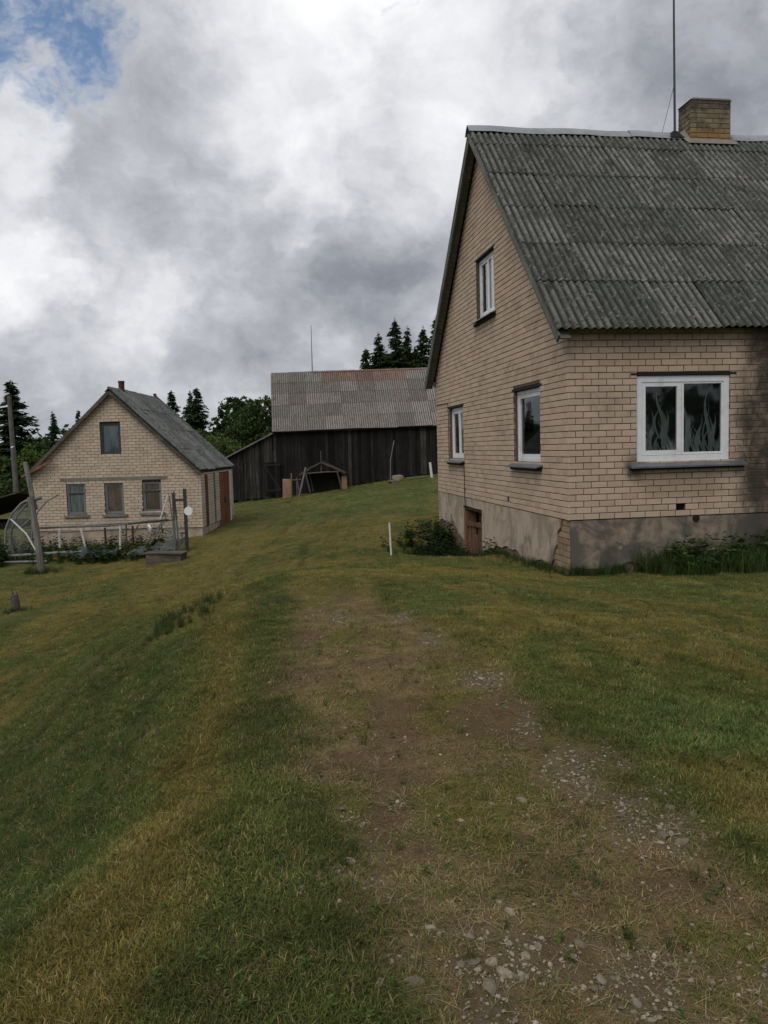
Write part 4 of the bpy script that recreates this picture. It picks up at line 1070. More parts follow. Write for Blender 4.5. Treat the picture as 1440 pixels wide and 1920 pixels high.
MB().add([L_((-4.4, 45.7, .3)), L_((-2.4, 45.7, .3)), L_((-2.3, 45.7, -1.0)), L_((-4.3, 45.7, -1.0))], [(0, 1, 2, 3)]).build('back_panel', M['black_hole'], sh)
for lab, x, y, wd, h, rot_ in (('pale tan board leaning upright beside the left of the pole shelter', -5.40, 44.5, .46, 1.08, .03), ('small pale board leaning on the right leg of the pole shelter', -2.17, 44.9, .30, .74, -.04)):
    o = MB().box(-wd / 2, wd / 2, -.012, .012, -.04, h).build('board', M['board_pale'], None, at(x, y), (.12, rot_, .05)); tag(o, lab, 'board')
po = thing('pole_rack', 'rickety rack of grey poles between the tan board and the shelter', 'rack', at(-4.85, 44.4))
zb2 = po.location.z
for p, q, rr in (((-.27, 0, -.1), (-.25, .05, 1.35), .045), ((.05, .1, -.1), (.02, .1, 1.05), .035), ((.13, 0, -.05), (.56, .1, 1.65), .06), ((.20, .1, 0), (.05, .05, 1.1), .04), ((-.25, .05, .95), (.3, .1, .98), .03)):
    MB().tube([p, q], [rr, rr * .8], 7).build('pole', M['wood_grey'], po)
o = MB().tube([(.0, 0, 0), (.03, 0, 1.2), (.26, .0, 2.3)], .03, 6).build('thin_pole', M['wood_grey'], None, at(.42, 45.9)); tag(o, 'thin pale pole leaning against the barn wall under the eave', 'pole')
o = MB().tube([(0, 0, -.1), (-.10, 0, .86)], [.075, .065], 8).build('short_post', M['stake_white'], None, at(2.73, 44.5)); tag(o, 'short pale post near the barn beside the big house wall', 'post')
o = MB().beam((0, 0, .12), (1.2, .1, .17), .16, .05).build('loose_plank', M['wood_grey'], None, at(1.3, 44.8)); tag(o, 'grey plank lying on the grass at the foot of the barn', 'plank')
def rock_mesh(name, seed, flat, mt, sub=2):
    bm = bmesh.new(); bmesh.ops.create_icosphere(bm, subdivisions=sub, radius=1.0)
    r_ = random.Random(seed); dirs = [Vector((r_.gauss(0, 1), r_.gauss(0, 1), r_.gauss(0, 1))).normalized() for _ in range(11)]
    hs = [r_.uniform(.55, .9) for _ in dirs]
    for v in bm.verts:
        c = v.co.normalized(); k = 1.0
        for d, h in zip(dirs, hs):
            q = c.dot(d)
            if q > 0: k = min(k, h / max(q, .2))
        v.co = c * k; v.co.z *= flat; v.co.x *= 1.15
    me = bpy.data.meshes.new(name); bm.to_mesh(me); bm.free(); me.materials.append(mt); return me
def stone_fn(t):
    P = wpos(t); n_ = t.noise(P, 30, 6, 0.7); r = orand(t)
    c = t.n('ShaderNodeValToRGB', ins={0: r}); e = c.color_ramp.elements
    e[0].color = (0.125, 0.102, 0.074, 1); e[1].color = (0.29, 0.245, 0.185, 1); x_ = e.new(.5); x_.color = (0.19, 0.16, 0.122, 1)
    k = t.mix(t.ramp(n_, 0.4, 0.7, 0.0, 0.6), c.outputs[0], (0.075, 0.068, 0.055))
    return pbr(t, k, 0.9, n_, 0.5, 0.01, 0.15)
M['stone'] = mat('stone', stone_fn)
bs = rock_mesh('boulder', 5, .8, M['stone'], 3)
o = link('boulder', bs, None, at(.85, 44.6, .15), (0, 0, .4), (.36, .3, .42)); tag(o, 'pale boulder at the foot of the thin leaning pole by the barn', 'boulder', 'boulders by the barn')
o = link('boulder', bs, None, at(.45, 44.3, .06), (0, 0, 1.4), (.24, .2, .18)); tag(o, 'low flat stone just left of the pale boulder by the barn', 'boulder', 'boulders by the barn')

# ------------------------------------------------------------------ yard things on the left
lp = thing('leaning_pole', 'tall grey leaning pole spliced from two lengths in front of the outbuilding', 'pole', at(-9.6, 22.0))
z_ = lp.location.z
mb = MB(); mb.tube([(.05, 0, -.15), (-.02, 0, 1.0), (-.14, 0, 2.13)], [.095, .088, .082], 9); mb.build('lower_pole', M['wood_grey'], lp)
mb = MB(); mb.tube([(-.10, .16, 1.75), (-.29, .14, 3.1)], [.078, .062], 9); mb.build('upper_pole', M['wood_grey'], lp)
mb = MB(); mb.tube([(-.28, .02, 2.0), (.12, .1, 2.1)], .06, 7); mb.build('cross_piece', M['wood_grey'], lp)
stump = thing('fence_stump', 'short dark splintered fence stump alone on the grassy slope', 'stump', at(-7.06, 15.0), .3)
mb = MB(); mb.tube([(0, 0, -.1), (.01, 0, .18), (-.01, 0, .34)], [.085, .078, .07], 8); mb.build('stub', M['wood_box'], stump)
mb = MB(); mb.tube([(-.03, 0, .3), (-.035, 0, .47)], [.03, .006], 5); mb.tube([(.03, .02, .3), (.04, .02, .40)], [.028, .006], 5); mb.build('splinter', M['wood_box'], stump)
bx = thing('plank_box', 'low weathered plank box on the grass below the outbuilding corner', 'box', at(-6.5, 23.2), R(-4))
for y in (0, .55): MB().box(-.52, .52, y, y + .03, -.05, .27).build('side_board', M['wood_box'], bx)
for x in (-.50, .47): MB().box(x, x + .03, .03, .55, -.05, .27).build('end_board', M['wood_box'], bx)
for k, y in enumerate((-.04, .16, .37)): MB().box(-.62, .58, y, y + .19, .275, .305).build('lid_board', M['wood_box'], bx, rot=(0, random.gauss(0, .012), random.gauss(0, .02)))
# collapsed tunnel greenhouse
gh = thing('greenhouse_frame', 'collapsed tunnel greenhouse frame with torn plastic film in front of the outbuilding', 'greenhouse', at(-8.9, 24.8))
gz0 = gh.location.z
def GL(p): return Vector((p[0] + 8.9, p[1] - 24.8, p[2] - gz0))
def arch(y, pts, rr, mt, nm='arch'): MB().tube([GL((x, y, z)) for x, z in pts], rr, 7).build(nm, mt, gh)
arcp = [(-11.57, -1.5), (-11.68, -1.1), (-11.62, -.6), (-11.42, -.15), (-11.1, .18), (-10.75, .36)]
arch(24.4, arcp, .035, M['pipe_grey']); arch(24.62, [(x + .08, z - .03) for x, z in arcp], .03, M['pipe_grey'])
arch(25.6, [(x + .3, z) for x, z in arcp], .028, M['pipe_grey'])
V, F = [], []
for j, yy in enumerate((24.42, 25.0, 25.6)):
    for i, (x, z) in enumerate(arcp[:5]): V.append(GL((x + .02 + .14 * j, yy, z + .02 * math.sin(i * 3 + j))))
for j in range(2):
    for i in range(4): F.append((j * 5 + i, j * 5 + i + 1, (j + 1) * 5 + i + 1, (j + 1) * 5 + i))
link('film', new_mesh('film', V, F, M['film'], True), gh)
for nm, pts, rr, mt in (('rail', [(-11.2, 24.8, -.60), (-8.8, 24.9, -.62), (-6.6, 25.0, -.50)], .035, 'wood_grey'), ('rail', [(-11.3, 25.7, -.72), (-8.9, 25.7, -.62), (-6.9, 25.7, -.55)], .05, 'pipe_grey'), ('rail', [(-10.9, 25.75, -.86), (-7.2, 25.75, -.78)], .045, 'pipe_grey'),
    ('base_beam', [(-11.55, 24.35, -1.42), (-10.1, 24.35, -1.36), (-9.3, 24.4, -1.35)], .065, 'pipe_grey'), ('base_beam', [(-11.5, 23.9, -1.55), (-10.2, 23.9, -1.55)], .05, 'pipe_grey'),
    ('brace', [(-11.4, 24.3, -.28), (-10.95, 24.3, -.75), (-10.62, 24.3, -1.42)], .035, 'stake_white'), ('brace', [(-11.2, 24.5, -.55), (-10.7, 24.5, -.15)], .03, 'pipe_grey'),
    ('rail', [(-7.95, 24.7, -.56), (-7.3, 24.75, -.50), (-6.72, 24.8, -.46)], .045, 'wood_box'), ('post', [(-8.02, 24.7, -.56), (-8.04, 24.7, -1.55)], .035, 'wood_box'), ('brace', [(-7.65, 24.75, -.6), (-8.0, 24.75, -1.2)], .025, 'wood_box'),
    ('brace', [(-6.75, 24.9, -.3), (-7.6, 24.9, -1.35)], .028, 'pipe_grey'), ('brace', [(-6.85, 24.9, -.5), (-7.35, 24.9, -1.2)], .028, 'pipe_grey'), ('brace', [(-6.76, 25.0, .28), (-7.05, 25.0, -.5)], .03, 'stake_white'), ('brace', [(-6.72, 25.0, .27), (-6.62, 25.0, -1.0)], .03, 'wood_grey'),
    ('post', [(-6.58, 25.05, .42), (-6.50, 25.05, -1.4)], .04, 'wood_grey'), ('brace', [(-7.1, 25.1, -.48), (-7.2, 25.1, -1.1)], .02, 'stake_white')):
    MB().tube([GL(p) for p in pts], rr * .72, 7).build(nm, M[mt], gh)
for x, h0, h1, dxx, mt in ((-10.30, -1.3, -.72, .02, 'stake_white'), (-9.62, -1.5, -.70, -.14, 'stake_white'), (-8.86, -1.3, -.70, 0, 'rust'), (-8.36, -1.4, -.62, .05, 'stake_white'), (-7.98, -1.3, -.66, .01, 'rust')):
    MB().tube([GL((x - dxx, 25.2, h0)), GL((x, 25.2, h1))], .033, 6).build('post', M[mt], gh)
MB().tube([GL((-7.34, 24.75, -.72)), GL((-7.30, 24.78, -.70))], .12, 12).build('pale_disc', M['disc'], gh, rot=(0, 0, 0))
V, F = [], []
for j in range(5):
    for i in range(7):
        x = -6.85 + .55 * j / 4; z = -1.5 + 1.0 * i / 6
        V.append(GL((x + .10 * math.sin(i * 2.1 + j) * (1 - i / 6), 24.7 + .15 * math.sin(j * 1.7 + i * .6), z * (1 if j < 4 else .98))))
for j in range(4):
    for i in range(6): F.append((j * 7 + i, (j + 1) * 7 + i, (j + 1) * 7 + i + 1, j * 7 + i + 1))
link('film', new_mesh('film', V, F, M['film'], True), gh)
V, F = [], []
for j in range(9):
    for i in range(4):
        V.append(GL((-7.9 + 1.45 * j / 8, 24.2 + .18 * i, -1.46 + .08 * math.sin(j * 1.9 + i * 2.3) + .10 * (i == 2) + (.28 * j / 8 if i > 1 else .10 * j / 8))))
for j in range(8):
    for i in range(3): F.append((j * 4 + i, (j + 1) * 4 + i, (j + 1) * 4 + i + 1, j * 4 + i + 1))
link('film', new_mesh('film', V, F, M['film_dirty'], True), gh)
V, F = [], []
for j in range(12):
    for i in range(4):
        V.append(GL((-9.75 + 1.5 * j / 11, 24.1 + .2 * i, -1.36 + .10 * math.sin(j * 1.4 + i * 1.9) + .12 * (i == 2) - .05 * abs(i - 1.5))))
for j in range(11):
    for i in range(3): F.append((j * 4 + i, (j + 1) * 4 + i, (j + 1) * 4 + i + 1, j * 4 + i + 1))
link('film', new_mesh('film', V, F, M['film_dirty'], True), gh)
ds = thing('marker_stake', 'dark stake with a round white disc beside the outbuilding corner', 'stake', at(-6.22, 24.95))
zz = ds.location.z
MB().box(-.05, .05, -.02, .02, -.1, .48 - zz).build('stake_board', M['dark_steel'], ds)
mb = MB(); mb.tube([(.10, -.05, -.22 - zz), (.10, -.02, -.22 - zz)], .135, 20); mb.build('disc', M['disc'], ds)
MB().box(-.34, -.05, -.015, .01, .10 - zz, .16 - zz).build('cross_arm', M['rust'], ds)
MB().box(-.40, -.34, -.02, .02, -.1, .36 - zz).build('stake_board', M['wood_box'], ds)
ws = MB(); ws.tube([(.01, 0, -.08), (-.015, 0, .68)], [.02, .019], 8); ws = ws.build('white_stake', M['stake_white'], None, at(.12, 16.4)); tag(ws, 'thin white stake in the grass left of the cellar hollow', 'stake')
# utility pole and a low shed at the left edge
up_ = thing('utility_pole', 'grey timber utility pole in front of the dark spruce at the far left', 'pole', at(-18.44, 40.0))
zz = up_.location.z
MB().tube([(0.05, 0, -.2), (-.02, 0, 5.9)], [.14, .10], 10).build('pole', M['wood_grey'], up_)
MB().tube([(-.02, -.12, 3.35), (.10, -.12, 3.42)], .04, 6).build('insulator', M['disc'], up_)
shd = thing('low_shed', 'low dark shed with a pale roof edge behind the leaning pole', 'shed', at(-16.6, 33.5))
zz = shd.location.z
MB().box(-2.2, 1.2, .3, 3.0, -.2, -1.2 - zz).build('shed_wall', M['wood_barn'], shd)
mb = MB(); mb.add([(-2.4, .0, -.75 - zz), (1.35, 0, .19 - zz), (1.35, 3.2, -.35 - zz), (-2.4, 3.2, -1.3 - zz), (-2.4, .0, -.83 - zz), (1.35, 0, .11 - zz), (1.35, 3.2, -.43 - zz), (-2.4, 3.2, -1.38 - zz)], [(0, 1, 2, 3), (7, 6, 5, 4), (0, 4, 5, 1), (1, 5, 6, 2), (2, 6, 7, 3), (3, 7, 4, 0)]); mb.build('shed_roof', M['felt'], shd)
MB().beam((-2.4, -.02, -.79 - zz), (1.36, -.02, .15 - zz), .03, .05).build('roof_edge', M['wood_box'], shd)
# ------------------------------------------------------------------ trees
def conifer_mesh(seed, H, Rb, open_=1.0):
    r_ = np.random.default_rng(seed); V, F = [], []
    z = .06 * H
    while z < H * .985:
        t_ = z / H
        rad = Rb * (1 - t_) ** .78 * (.85 + .15 * math.sin(z * 2.1))
        nb = int(r_.integers(6, 9))
        a0 = r_.uniform(0, 6.28)
        for k in range(nb):
            if r_.random() < .10 * open_: continue
            a = a0 + 6.283 * k / nb + r_.normal(0, .3); z_b = z + r_.normal(0, .16)
            L = max(.16, rad * r_.uniform(.42, 1.22))
            droop = r_.uniform(.15, .45) * (1 - t_ * .8)
            m_ = max(3, int(L / .13))
            for i in range(m_):
                s = (i + .6) / m_
                rr = L * s; zz = z_b - droop * L * s + .30 * droop * L * s * s * 1.6 + r_.normal(0, .03)
                c = np.array([math.cos(a) * rr, math.sin(a) * rr, zz])
                sp = .25 + .28 * (1 - s) * min(1, L)
                for q in range(3):
                    aa = a + r_.choice((-1, 1)) * r_.uniform(.3, 1.15)
                    ln = sp * r_.uniform(.7, 1.5)
                    d = np.array([math.cos(aa) * ln, math.sin(aa) * ln, -ln * r_.uniform(.05, .75)])
                    n_ = np.array([-math.sin(aa), math.cos(aa), r_.normal(0, .6)]) * ln * .26
                    b0 = len(V); V += [c - n_, c + n_, c + d]; F.append((b0, b0 + 1, b0 + 2))
        z += max(.16, .38 * (1 - t_ * .45) * r_.uniform(.7, 1.3))
    for q in range(40):
        zz = H * r_.uniform(.93, 1.02); aa = r_.uniform(0, 6.28); ln = .14 + (H * 1.02 - zz) * .35
        b0 = len(V); c = np.array([0, 0, zz]); d = np.array([math.cos(aa) * ln, math.sin(aa) * ln, ln * .55]); n_ = np.array([-math.sin(aa), math.cos(aa), 0]) * .04
        V += [c - n_, c + n_, c + d]; F.append((b0, b0 + 1, b0 + 2))
    return new_mesh('crown', V, F, M['needle'])
def leafy_mesh(seed, lobes, n, size, mt):
    r_ = np.random.default_rng(seed)
    wts = np.array([l[3] * l[4] * l[5] for l in lobes]) ** .7; wts /= wts.sum()
    idx = r_.choice(len(lobes), n, p=wts); Lb = np.array(lobes)[idx]
    d = r_.normal(size=(n, 3)); d /= np.linalg.norm(d, axis=1)[:, None]
    rad = r_.random(n) ** .28 * r_.uniform(.8, 1.08, n)
    bump = 1 + .20 * np.sin(d[:, 0] * 5 + Lb[:, 0] * 3) * np.sin(d[:, 1] * 6 + 1) * np.sin(d[:, 2] * 5 + 2)
    c = Lb[:, :3] + d * Lb[:, 3:6] * (rad * bump)[:, None]
    # leaf clumps: shift towards a random set of cluster centres so gaps open up
    K = max(20, n // 45); cen = c[r_.choice(n, K)]
    for s in range(0, n, 4000):
        dist = ((c[s:s + 4000, None] - cen[None]) ** 2).sum(-1); j = dist.argmin(1)
        c[s:s + 4000] += (cen[j] - c[s:s + 4000]) * r_.uniform(.25, .6, len(j))[:, None]
    a = r_.normal(size=(n, 3)); a /= np.linalg.norm(a, axis=1)[:, None]
    b_ = np.cross(a, r_.normal(size=(n, 3))); b_ /= np.linalg.norm(b_, axis=1)[:, None]
    s = size * r_.uniform(.6, 1.4, n)[:, None]
    V = np.stack([c - a * s, c + b_ * s * .5, c + a * s, c - b_ * s * .5], 1).reshape(-1, 3)
    F = np.arange(n * 4).reshape(-1, 4)
    return new_mesh('crown', V, F, mt)
def trunk_mesh(H, r0, lean=(0, 0), limbs=()):
    mb = MB(); mb.tube([(0, 0, -.4), (lean[0] * .3, lean[1] * .3, H * .4), (lean[0], lean[1], H)], [r0, r0 * .75, r0 * .2], 8)
    for p, q in limbs: mb.tube([p, tuple((a + b_) / 2 + (.15 if i == 2 else 0) for i, (a, b_) in enumerate(zip(p, q))), q], [r0 * .45, r0 * .3, r0 * .1], 6)
    return new_mesh('trunk', mb.V, mb.F, M['bark'], True)
con = [conifer_mesh(1, 14, 4.6, .7), conifer_mesh(2, 12.5, 4.8, .9), conifer_mesh(3, 9.0, 3.4, .4)]
ctr = [trunk_mesh(13.6, .22), trunk_mesh(12.2, .2), trunk_mesh(8.7, .2)]
ctop = [14.1, 12.6, 9.1]
def conifer(kind, x, y, ztop, wide, label, group, rz):
    zg = gz(x, y); s = (ztop - zg) / ctop[kind]
    t_ = thing('spruce_tree', label, 'tree', (x, y, zg), rz, group)
    t_.scale = (s * wide, s * wide, s)
    link('crown', con[kind], t_); link('trunk', ctr[kind], t_)
GB = 'spruces behind the barn'
conifer(0, 1.44, 75, 13.4, .95, 'tallest pointed dark spruce behind the barn ridge', GB, .3)
conifer(1, -.10, 75.5, 12.25, .95, 'dark spruce with bent tip left of the tallest one behind the barn', GB, 1.1)
conifer(2, -1.35, 76.5, 10.9, .9, 'lowest bushy spruce at the left end of the row behind the barn', GB, 2.2)
conifer(1, 2.70, 78, 13.1, .72, 'narrow spruce just right of the tallest one behind the barn', GB, 2.9)
conifer(0, 4.05, 75, 12.6, .92, 'broad spruce second from the big house in the row behind the barn', GB, 4.0)
conifer(1, 2.05, 79.5, 11.6, 1.0, 'shorter spruce wedged behind the tallest one of the barn row', GB, .9)
conifer(2, 3.4, 79, 11.2, .95, 'shorter spruce filling the gap near the big house in the barn row', GB, 3.9)
conifer(1, .70, 78.5, 11.0, 1.0, 'shorter spruce between the bent-tipped one and the tallest of the barn row', GB, 5.1)
conifer(0, 5.35, 76.2, 13.7, 1.0, 'spruce half hidden by the gable edge of the big house', GB, 5.2)
GL_ = 'spruces behind the outbuilding'
conifer(2, -25.2, 55, 6.75, 1.25, 'big ragged spruce behind the utility pole at the far left', GL_, .8)
conifer(1, -28.6, 70, 5.5, .8, 'small pointed spruce just left of the outbuilding roof slope', GL_, .2)
conifer(1, -27.6, 73, 4.7, .9, 'little dark spruce nestled against the outbuilding roof slope', GL_, 2.6)
conifer(2, -26.4, 70, 5.5, .75, 'feathery spruce tip showing over the outbuilding roof slope', GL_, 3.3)
conifer(2, -18.2, 70, 6.95, 1.0, 'left spruce of the dark trio right of the outbuilding ridge', GL_, 1.0)
conifer(1, -17.3, 73, 7.2, .8, 'thin middle spruce of the dark trio right of the outbuilding ridge', GL_, 4.4)
conifer(2, -16.0, 70, 7.15, 1.1, 'broadest right spruce of the dark trio right of the outbuilding ridge', GL_, 5.6)
def broad(name, label, x, y, lobes, n, size, mt, H, group, r0=.2, limbs=()):
    t_ = thing(name, label, 'tree' if 'tree' in name else 'bush', (x, y, gz(x, y)), 0, group)
    link('crown', leafy_mesh(abs(hash(label)) % 9999 if False else int(abs(x * 131 + y * 17)) , lobes, n, size, mt), t_)
    link('trunk', trunk_mesh(H, r0, (.1, .1), limbs), t_)
    return t_
GT = 'leafy trees between the outbuilding and the barn'
g0 = gz(-14.3, 80)
broad('leafy_tree', 'round topped dark leafy tree between the outbuilding and the barn', -14.3, 80, [(-.6, 0, 7.1 - g0 - 1.4, 1.5, 1.4, 1.5), (.8, .2, 6.7 - g0 - 1.2, 1.6, 1.5, 1.5), (.1, 0, 4.6 - g0 - .6, 2.2, 2.0, 1.8), (-1.7, 0, 4.9 - g0 - .8, 1.1, 1, 1.3), (1.7, 0, 5.2 - g0, 1.0, 1, 1.1), (0, 0, 2.6 - g0, 2.4, 2.2, 1.6)], 11000, .16, M['leaf_dark'], 6.2, GT, .25, [((0, 0, 3), (1.4, .3, 6)), ((0, 0, 3.2), (-1.3, .2, 6.2)), ((0, 0, 2.5), (1.8, 0, 4.5))])
broad('leafy_tree', 'dark rounded tree touching the left edge of the barn roof', -10.3, 68, [(.3, 0, 5.3, 1.5, 1.4, 1.5), (-.9, 0, 4.2, 1.6, 1.5, 1.6), (.8, 0, 3.2, 2.0, 1.6, 1.8), (-.4, 0, 1.8, 2.4, 2, 1.6)], 10000, .15, M['leaf_dark'], 5.2, GT, .2, [((0, 0, 2), (1.2, 0, 4.5)), ((0, 0, 2), (-1.3, 0, 4))])
broad('leafy_tree', 'middle leafy tree filling the gap right of the round topped tree', -12.0, 74, [(0, 0, 4.9, 1.5, 1.4, 1.5), (1.2, 0, 4.0, 1.4, 1.3, 1.5), (-1.1, 0, 3.6, 1.5, 1.3, 1.5), (.2, 0, 2.0, 2.4, 2, 1.7)], 9000, .15, M['leaf_dark'], 4.8, GT, .2, [((0, 0, 2), (1.1, 0, 4.2)), ((0, 0, 2), (-1.2, 0, 3.8))])
broad('leafy_tree', 'paler tree in the gap between spruce trio and round topped tree', -15.4, 66, [(0, 0, 3.3, 1.4, 1.2, 1.3), (.9, 0, 2.6, 1.3, 1.2, 1.2), (-.9, 0, 2.0, 1.4, 1.2, 1.4)], 6000, .14, M['leaf_mid'], 3.4, GT, .15)
GBU = 'bushes behind the yard'
broad('bush', 'light green bush in the gap behind the lean-to roof', -10.9, 56, [(0, 0, 2.6, 1.5, 1.2, 1.3), (1.1, 0, 2.0, 1.2, 1.1, 1.2), (-1.2, 0, 1.9, 1.2, 1.1, 1.3), (.1, -.3, 1.0, 1.9, 1.3, 1.1)], 8000, .12, M['leaf_mid'], 2.6, GBU, .1)
broad('bush', 'dense green bush behind the outbuilding eave', -12.6, 60, [(0, 0, 2.8, 1.5, 1.3, 1.5), (1.1, 0, 2.2, 1.2, 1.1, 1.4), (-1.0, 0, 1.8, 1.3, 1.2, 1.5)], 7000, .13, M['leaf_mid'], 2.6, GBU, .1)
broad('bush', 'dark thicket filling the space beneath the far left spruce', -25.5, 50, [(0, 0, 2.0, 2.6, 1.6, 1.7), (2.6, 0, 1.9, 2.0, 1.5, 1.5), (-2.5, 0, 2.2, 2.0, 1.5, 1.9), (4.6, .5, 2.2, 1.7, 1.4, 1.7)], 12000, .14, M['leaf_dark'], 2.4, GBU, .12)
broad('bush', 'dark bush against the left edge of the outbuilding', -21.0, 52, [(0, 0, 2.3, 1.6, 1.3, 1.7), (1.7, 0, 2.6, 1.5, 1.3, 1.7), (3.0, 0, 3.0, 1.3, 1.2, 1.6)], 9000, .14, M['leaf_dark'], 2.5, GBU, .12)
broad('bush', 'single bright yellow-green bush left of the outbuilding roof', -19.6, 44.5, [(0, 0, 3.3, .45, .4, .45), (.25, 0, 2.9, .45, .4, .4), (-.2, 0, 2.5, .5, .4, .5)], 1800, .08, M['leaf_light'], 3.0, GBU, .05)
broad('bush', 'grey-green hedge clump above the low shed', -19.6, 43, [(0, 0, 1.0, 1.8, 1.0, .9), (1.8, 0, .9, 1.5, 1.0, .8), (-1.6, 0, 1.0, 1.3, 1, .9)], 7000, .09, M['leaf_dark'], 1.1, GBU, .06)
# far wood closing the horizon, one mass
fl = []
r9 = np.random.default_rng(9)
for k in range(120):
    a = r9.uniform(-1.15, 1.15); d_ = r9.uniform(120, 175)
    h = r9.uniform(3.5, 7.5); fl.append((math.sin(a) * d_, math.cos(a) * d_, h * .45, r9.uniform(4, 8), r9.uniform(4, 6), h * .62))
for k in range(60):
    a = r9.uniform(1.6, 4.7); d_ = r9.uniform(62, 88); h = r9.uniform(8, 12.5); fl.append((math.sin(a) * d_, math.cos(a) * d_, h * .45, r9.uniform(4, 7), r9.uniform(4, 6), h * .58))  # unseen trees behind the camera, added to darken window reflections
wood = link('distant_wood', leafy_mesh(77, fl, 120000, .42, M['leaf_dark'])); wood.location = (0, 0, -.8)
tag(wood, 'far dark tree line closing the horizon behind the yard, plus unseen trees added opposite', None, None, 'stuff')

# ------------------------------------------------------------------ ground cover
def scatter(name, tmpl, pts, rot, scl, col, label):
    """one 'stuff' object: points carrying instances of the mesh tmpl"""
    me = bpy.data.meshes.new(name); me.vertices.add(len(pts)); me.vertices.foreach_set('co', np.asarray(pts, np.float32).ravel())
    for nm, ty, ky, arr in (('rot', 'FLOAT_VECTOR', 'vector', rot), ('scl', 'FLOAT_VECTOR', 'vector', scl), ('col', 'FLOAT_VECTOR', 'vector', col)):
        a = me.attributes.new(nm, ty, 'POINT'); a.data.foreach_set(ky, np.asarray(arr, np.float32).ravel())
    o = link(name, me); tag(o, label, None, None, 'stuff')
    src = bpy.data.objects.new(name + '_source', tmpl)          # never linked to the scene
    ng = bpy.data.node_groups.new(name, 'GeometryNodeTree')
    ng.interface.new_socket('Geometry', in_out='INPUT', socket_type='NodeSocketGeometry')
    ng.interface.new_socket('Geometry', in_out='OUTPUT', socket_type='NodeSocketGeometry')
    gi, go = ng.nodes.new('NodeGroupInput'), ng.nodes.new('NodeGroupOutput')
    oi = ng.nodes.new('GeometryNodeObjectInfo'); oi.inputs['Object'].default_value = src; oi.inputs['As Instance'].default_value = True
    ip = ng.nodes.new('GeometryNodeInstanceOnPoints')
    def na(nm):
        q = ng.nodes.new('GeometryNodeInputNamedAttribute'); q.data_type = 'FLOAT_VECTOR'; q.inputs['Name'].default_value = nm; return q.outputs[0]
    L = ng.links.new
    L(gi.outputs[0], ip.inputs['Points']); L(oi.outputs['Geometry'], ip.inputs['Instance'])
    L(na('rot'), ip.inputs['Rotation']); L(na('scl'), ip.inputs['Scale']); L(ip.outputs[0], go.inputs[0])
    md = o.modifiers.new('scatter', 'NODES'); md.node_group = ng
    return o
def blade_fn(t):
    c = attr(t, 'col', 'INSTANCER', 'Color')
    ri = t.n('ShaderNodeNewGeometry').outputs['Random Per Island']
    k = t.math('MULTIPLY_ADD', ri, .9, .55)
    c = t.mix(1.0, c, t.comb(k, k, k), 'MULTIPLY')
    d = t.n('ShaderNodeBsdfDiffuse', ins={'Color': c}); tl = t.n('ShaderNodeBsdfTranslucent', ins={'Color': c})
    return t.n('ShaderNodeMixShader', ins={0: .3, 1: d.outputs[0], 2: tl.outputs[0]}).outputs[0]
M['blade'] = mat('blade', blade_fn)
def pebble_fn(t):
    c = attr(t, 'col', 'INSTANCER', 'Color'); n_ = t.noise(wpos(t), 60, 5, .7)
    return pbr(t, t.mix(t.ramp(n_, .4, .7, 0, .5), c, (.07, .062, .05)), .9, n_, .4, .004, .15)
M['pebble'] = mat('pebble', pebble_fn)
def tuft(seed, n, h, spread, lean, wd, segs=2, lie=0.0):
    r_ = np.random.default_rng(seed); V, F = [], []
    for k in range(n):
        a, b_ = r_.uniform(0, 6.28), r_.uniform(0, 6.28); rr = spread * math.sqrt(r_.random())
        base = np.array([math.cos(a) * rr, math.sin(a) * rr, -.004]); hh = h * r_.uniform(.55, 1.25); ln = lean * r_.uniform(.3, 1.3)
        d = np.array([math.cos(b_), math.sin(b_), 0]); sd_ = np.array([-d[1], d[0], 0]) * wd * r_.uniform(.7, 1.3)
        b0 = len(V)
        for s in range(segs):
            t_ = s / segs
            c = base + d * ln * hh * t_ ** 1.6 + np.array([0, 0, hh * t_ * (1 - lie)])
            V += [c - sd_ * (1 - t_ * .5), c + sd_ * (1 - t_ * .5)]
        V.append(base + d * ln * hh + np.array([0, 0, hh * (1 - .25 * ln) * (1 - lie)]))
        for s in range(segs - 1): F.append((b0 + 2 * s, b0 + 2 * s + 1, b0 + 2 * s + 3, b0 + 2 * s + 2))
        F.append((b0 + 2 * segs - 2, b0 + 2 * segs - 1, b0 + 2 * segs))
    return new_mesh('tuft', V, F, M['blade'])
def leafy_plant(seed, h, n, lw):
    r_ = np.random.default_rng(seed); V, F = [], []
    for st in range(3):
        a = r_.uniform(0, 6.28); lx = np.array([math.cos(a), math.sin(a), 0]) * .22 * h
        for k in range(n):
            t_ = (k + .5) / n; c = lx * t_ + np.array([0, 0, h * t_ * r_.uniform(.9, 1.1)]); aa = r_.uniform(0, 6.28); L = lw * (1.25 - .7 * t_) * r_.uniform(.7, 1.3)
            d = np.array([math.cos(aa), math.sin(aa), r_.uniform(-.5, .4)]) * L; s = np.array([-math.sin(aa), math.cos(aa), r_.normal(0, .3)]) * L * .32
            b0 = len(V); V += [c, c + d * .45 - s, c + d, c + d * .45 + s]; F.append((b0, b0 + 1, b0 + 2, b0 + 3))
    return new_mesh('leafy', V, F, M['blade'])
def in_buildings(x, y):
    u, o = house_uo(x, y)
    a = (u > -.02) & (u < 9.5) & (o < .02) & (o > -10.4)
    b_ = (x > SX - .1) & (x < SX + SW + .1) & (y > SY - .05) & (y < SY + SL)
    return a | b_ | (y > 46.25) & (x > -9.2)
def fan(n, y0, y1, pw=1.0):
    y = y0 + (y1 - y0) * rng.random(n) ** pw; x = (rng.random(n) * 2 - 1) * (.54 * y + .9)
    k = ~in_buildings(x, y); return x[k], y[k]
